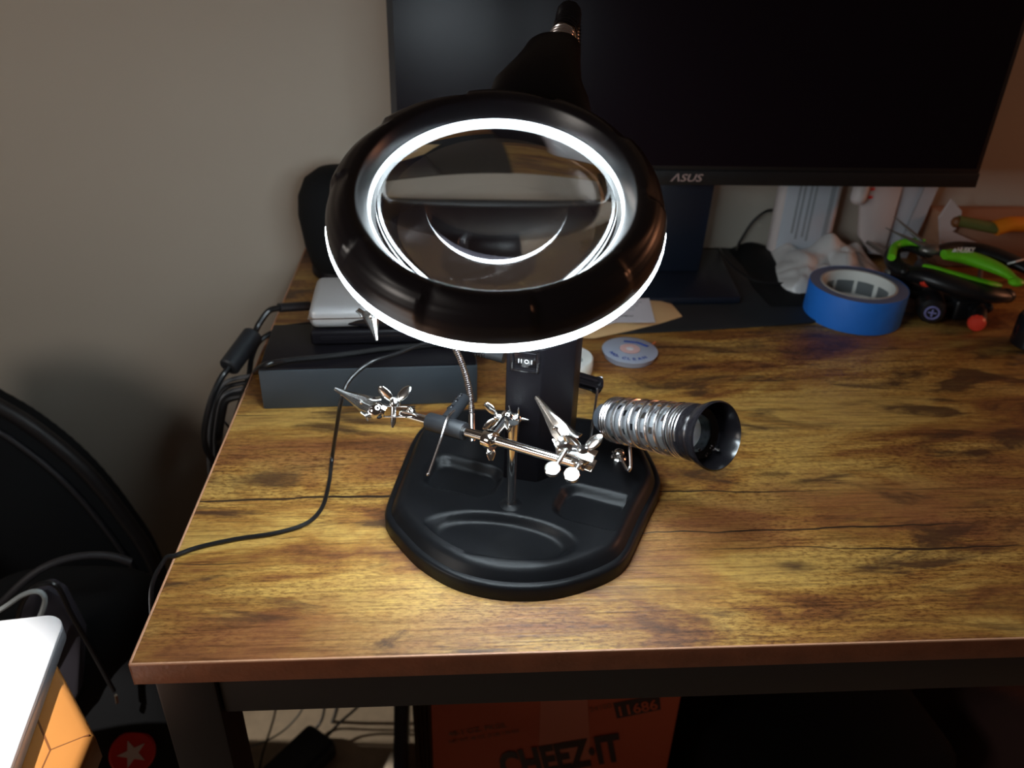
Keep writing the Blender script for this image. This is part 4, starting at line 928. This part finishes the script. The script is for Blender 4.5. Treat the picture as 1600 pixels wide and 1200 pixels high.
# backpack
bk = empty('backpack', (-0.20, 0.30, -0.74), 'black backpack with a red star badge standing between chair and desk', 'backpack')
bcx, bcy, bcz = -0.205, 0.285, -0.475
bw, bdp, bh = 0.130, 0.075, 0.263
def sgnp(x, e_): return math.copysign(abs(x)**e_, x)
b = MB(); U_, W_ = 48, 32; rg = []
for j in range(1, W_):
    ph = -PI/2+PI*j/W_; ring = []
    for i in range(U_):
        th = 2*PI*i/U_; ring.append(b.b.verts.new((bcx+bw*sgnp(math.cos(ph), 0.55)*sgnp(math.cos(th), 0.6), bcy+bdp*sgnp(math.cos(ph), 0.55)*sgnp(math.sin(th), 0.6), bcz+bh*sgnp(math.sin(ph), 0.75))))
    rg.append(ring)
for j in range(len(rg)-1):
    for i in range(U_): b.b.faces.new((rg[j][i], rg[j][(i+1) % U_], rg[j+1][(i+1) % U_], rg[j+1][i]))
b.b.faces.new(rg[-1]); b.b.faces.new(list(reversed(rg[0]))); b.build('body', M['fabric'], bk, angle=70)
b = MB(); b.tube(spline([Yp(-60, 1010, 0.23), Yp(0, 945, 0.235), Yp(55, 895, 0.245), Yp(110, 872, 0.255), Yp(165, 868, 0.262), Yp(205, 878, 0.265)], 8), 0.0036, 12); b.build('piping', M['piping'], bk)
fy = bcy-bdp
b = MB(); b.prism([V((q.x, fy+0.012, q.z)) for q in [Yp(x, y, fy) for x, y in ((20, 1150), (25, 960), (45, 925), (75, 915), (98, 928), (130, 990), (125, 1080), (80, 1180))]], (0, -0.016, 0), 0.004); b.build('front_pocket', M['panel'], bk)
bdg = Yp(207, 1176, fy-0.004)
b = MB(); bn_ = V((0.30, -0.75, 0.55)).normalized(); b.lathe(bdg, bn_, [(0.0205, -0.004), (0.0215, -0.002), (0.0215, 0.001), (0.0195, 0.0025)], 36); bd_ = tag(b.build('badge', M['badge'], bk), 'round red button badge with a white star')
e, f, n_ = frame(bn_); vs = []
for k in range(10):
    rr = 0.0140 if k % 2 == 0 else 0.0056; a = PI/2+k*PI/5+0.12; vs.append(bdg+bn_*0.0026+rr*(math.cos(a)*e+math.sin(a)*f))
b = MB(); b.prism(vs, bn_*0.0006); b.build('star', M['star'], bd_)
b = MB(); b.tube([Yp(181, 1086, fy-0.003), Yp(183, 1098, fy-0.003)], 0.0014, 8); tag(b.build('zip_pull', M['nickel'], bk), 'small silver zip pull')
b = MB(); b.tube(spline([Yp(28, 990, fy-0.012), Yp(30, 955, fy-0.012), Yp(48, 922, fy-0.012), Yp(72, 911, fy-0.012), Yp(92, 920, fy-0.012), Yp(112, 960, fy-0.010), Yp(140, 1010, fy-0.006), Yp(178, 1080, fy-0.003)], 8), 0.0021, 8); b.build('drawstring', M['cord'], bk)
b = MB(); b.tube(spline([Yp(-30, 970, fy-0.02), Yp(5, 950, fy-0.02), Yp(35, 930, fy-0.02), Yp(58, 924, fy-0.02), Yp(70, 934, fy-0.02), Yp(66, 955, fy-0.02), Yp(50, 990, fy-0.02), Yp(30, 1030, fy-0.02)], 8), 0.0022, 8)
tag(b.build('charging_cable', M['charge']), 'pale grey cable looped in front of the backpack behind the laptop', 'cable')
# side table
tz = -0.103
tb_ = empty('side_table', (-0.28, -0.12, -0.74), 'honey oak side table with a clipped corner at the lower left', 'table')
ol_ = [(-0.62, 0.100), (-0.108, 0.100), (-0.055, 0.034), (-0.050, -0.30), (-0.62, -0.30)]
il_ = [(-0.60, 0.072), (-0.116, 0.072), (-0.078, 0.022), (-0.073, -0.275), (-0.60, -0.275)]
b = MB(); n = 5; vs = [V((*p, tz)) for p in ol_]+[V((*p, tz)) for p in il_]+[V((*p, tz-0.025)) for p in ol_]
fs = [(i, (i+1) % n, n+(i+1) % n, n+i) for i in range(n)]+[(i, 2*n+i, 2*n+(i+1) % n, (i+1) % n) for i in range(n)]+[tuple(range(2*n, 3*n))]
b.faces(vs, fs); bmesh.ops.bevel(b.b, geom=[e_ for e_ in b.b.edges if all(abs(v.co.z-tz) < 1e-5 for v in e_.verts) and any(abs(v.co.x-p[0])+abs(v.co.y-p[1]) < 1e-5 for v in [e_.verts[0]] for p in ol_) and any(abs(v.co.x-p[0])+abs(v.co.y-p[1]) < 1e-5 for v in [e_.verts[1]] for p in ol_)], offset=0.006, segments=4, profile=0.5, affect='EDGES')
b.build('top_frame', M['oak'], tb_, angle=50)
b = MB(); b.prism([V((x*0.997-0.0007, y*0.99, tz-0.002)) for x, y in il_], (0, 0, 0.0016)); b.build('top_panel', M['oak'], tb_)
b = MB()
for i in (1, 2, 3): b.tube([V((*il_[i], tz-0.0006)), V((*ol_[i], tz-0.0006)).lerp(V((*il_[i], tz-0.0006)), 0.12)], 0.0008, 6)
for i in (0, 1, 2): b.tube([V((*il_[i], tz-0.0006)), V((*il_[i+1], tz-0.0006))], 0.0009, 6)
b.build('joint_line', M['oakdark'], tb_)
for x, y in ((-0.10, 0.03), (-0.10, -0.26), (-0.58, 0.05), (-0.58, -0.26)):
    b = MB(); b.box((x, y, -0.435), (0.04, 0.04, 0.61), bev=0.004); b.build('leg', M['oak'], tb_)
# laptop
la = R(7.5); lc = V((-0.1055, 0.1275, 0)); RL = Matrix.Rotation(la, 3, 'Z')
def rr_loop(w_, h_, r, z):
    out = []
    for (cx, cy_, a0) in ((-r, -r, 0), (-w_+r, -r, 90), (-w_+r, -h_+r, 180), (-r, -h_+r, 270)):
        for k in range(9):
            a = R(a0+90*k/8); out.append(lc+RL@V((cx+r*math.cos(a), cy_+r*math.sin(a), z)))
    return out
lt = empty('laptop', (-0.26, 0.0, tz), 'white laptop lying on the oak side table at the lower left', 'laptop')
b = MB(); b.prism(rr_loop(0.33, 0.24, 0.015, tz+0.0005), (0, 0, 0.0105), 0.0012); b.build('body', M['laptopside'], lt)
b = MB(); b.prism(rr_loop(0.33, 0.24, 0.015, tz+0.0112), (0, 0, 0.0040), 0.0010); b.build('lid', M['laptop'], lt)
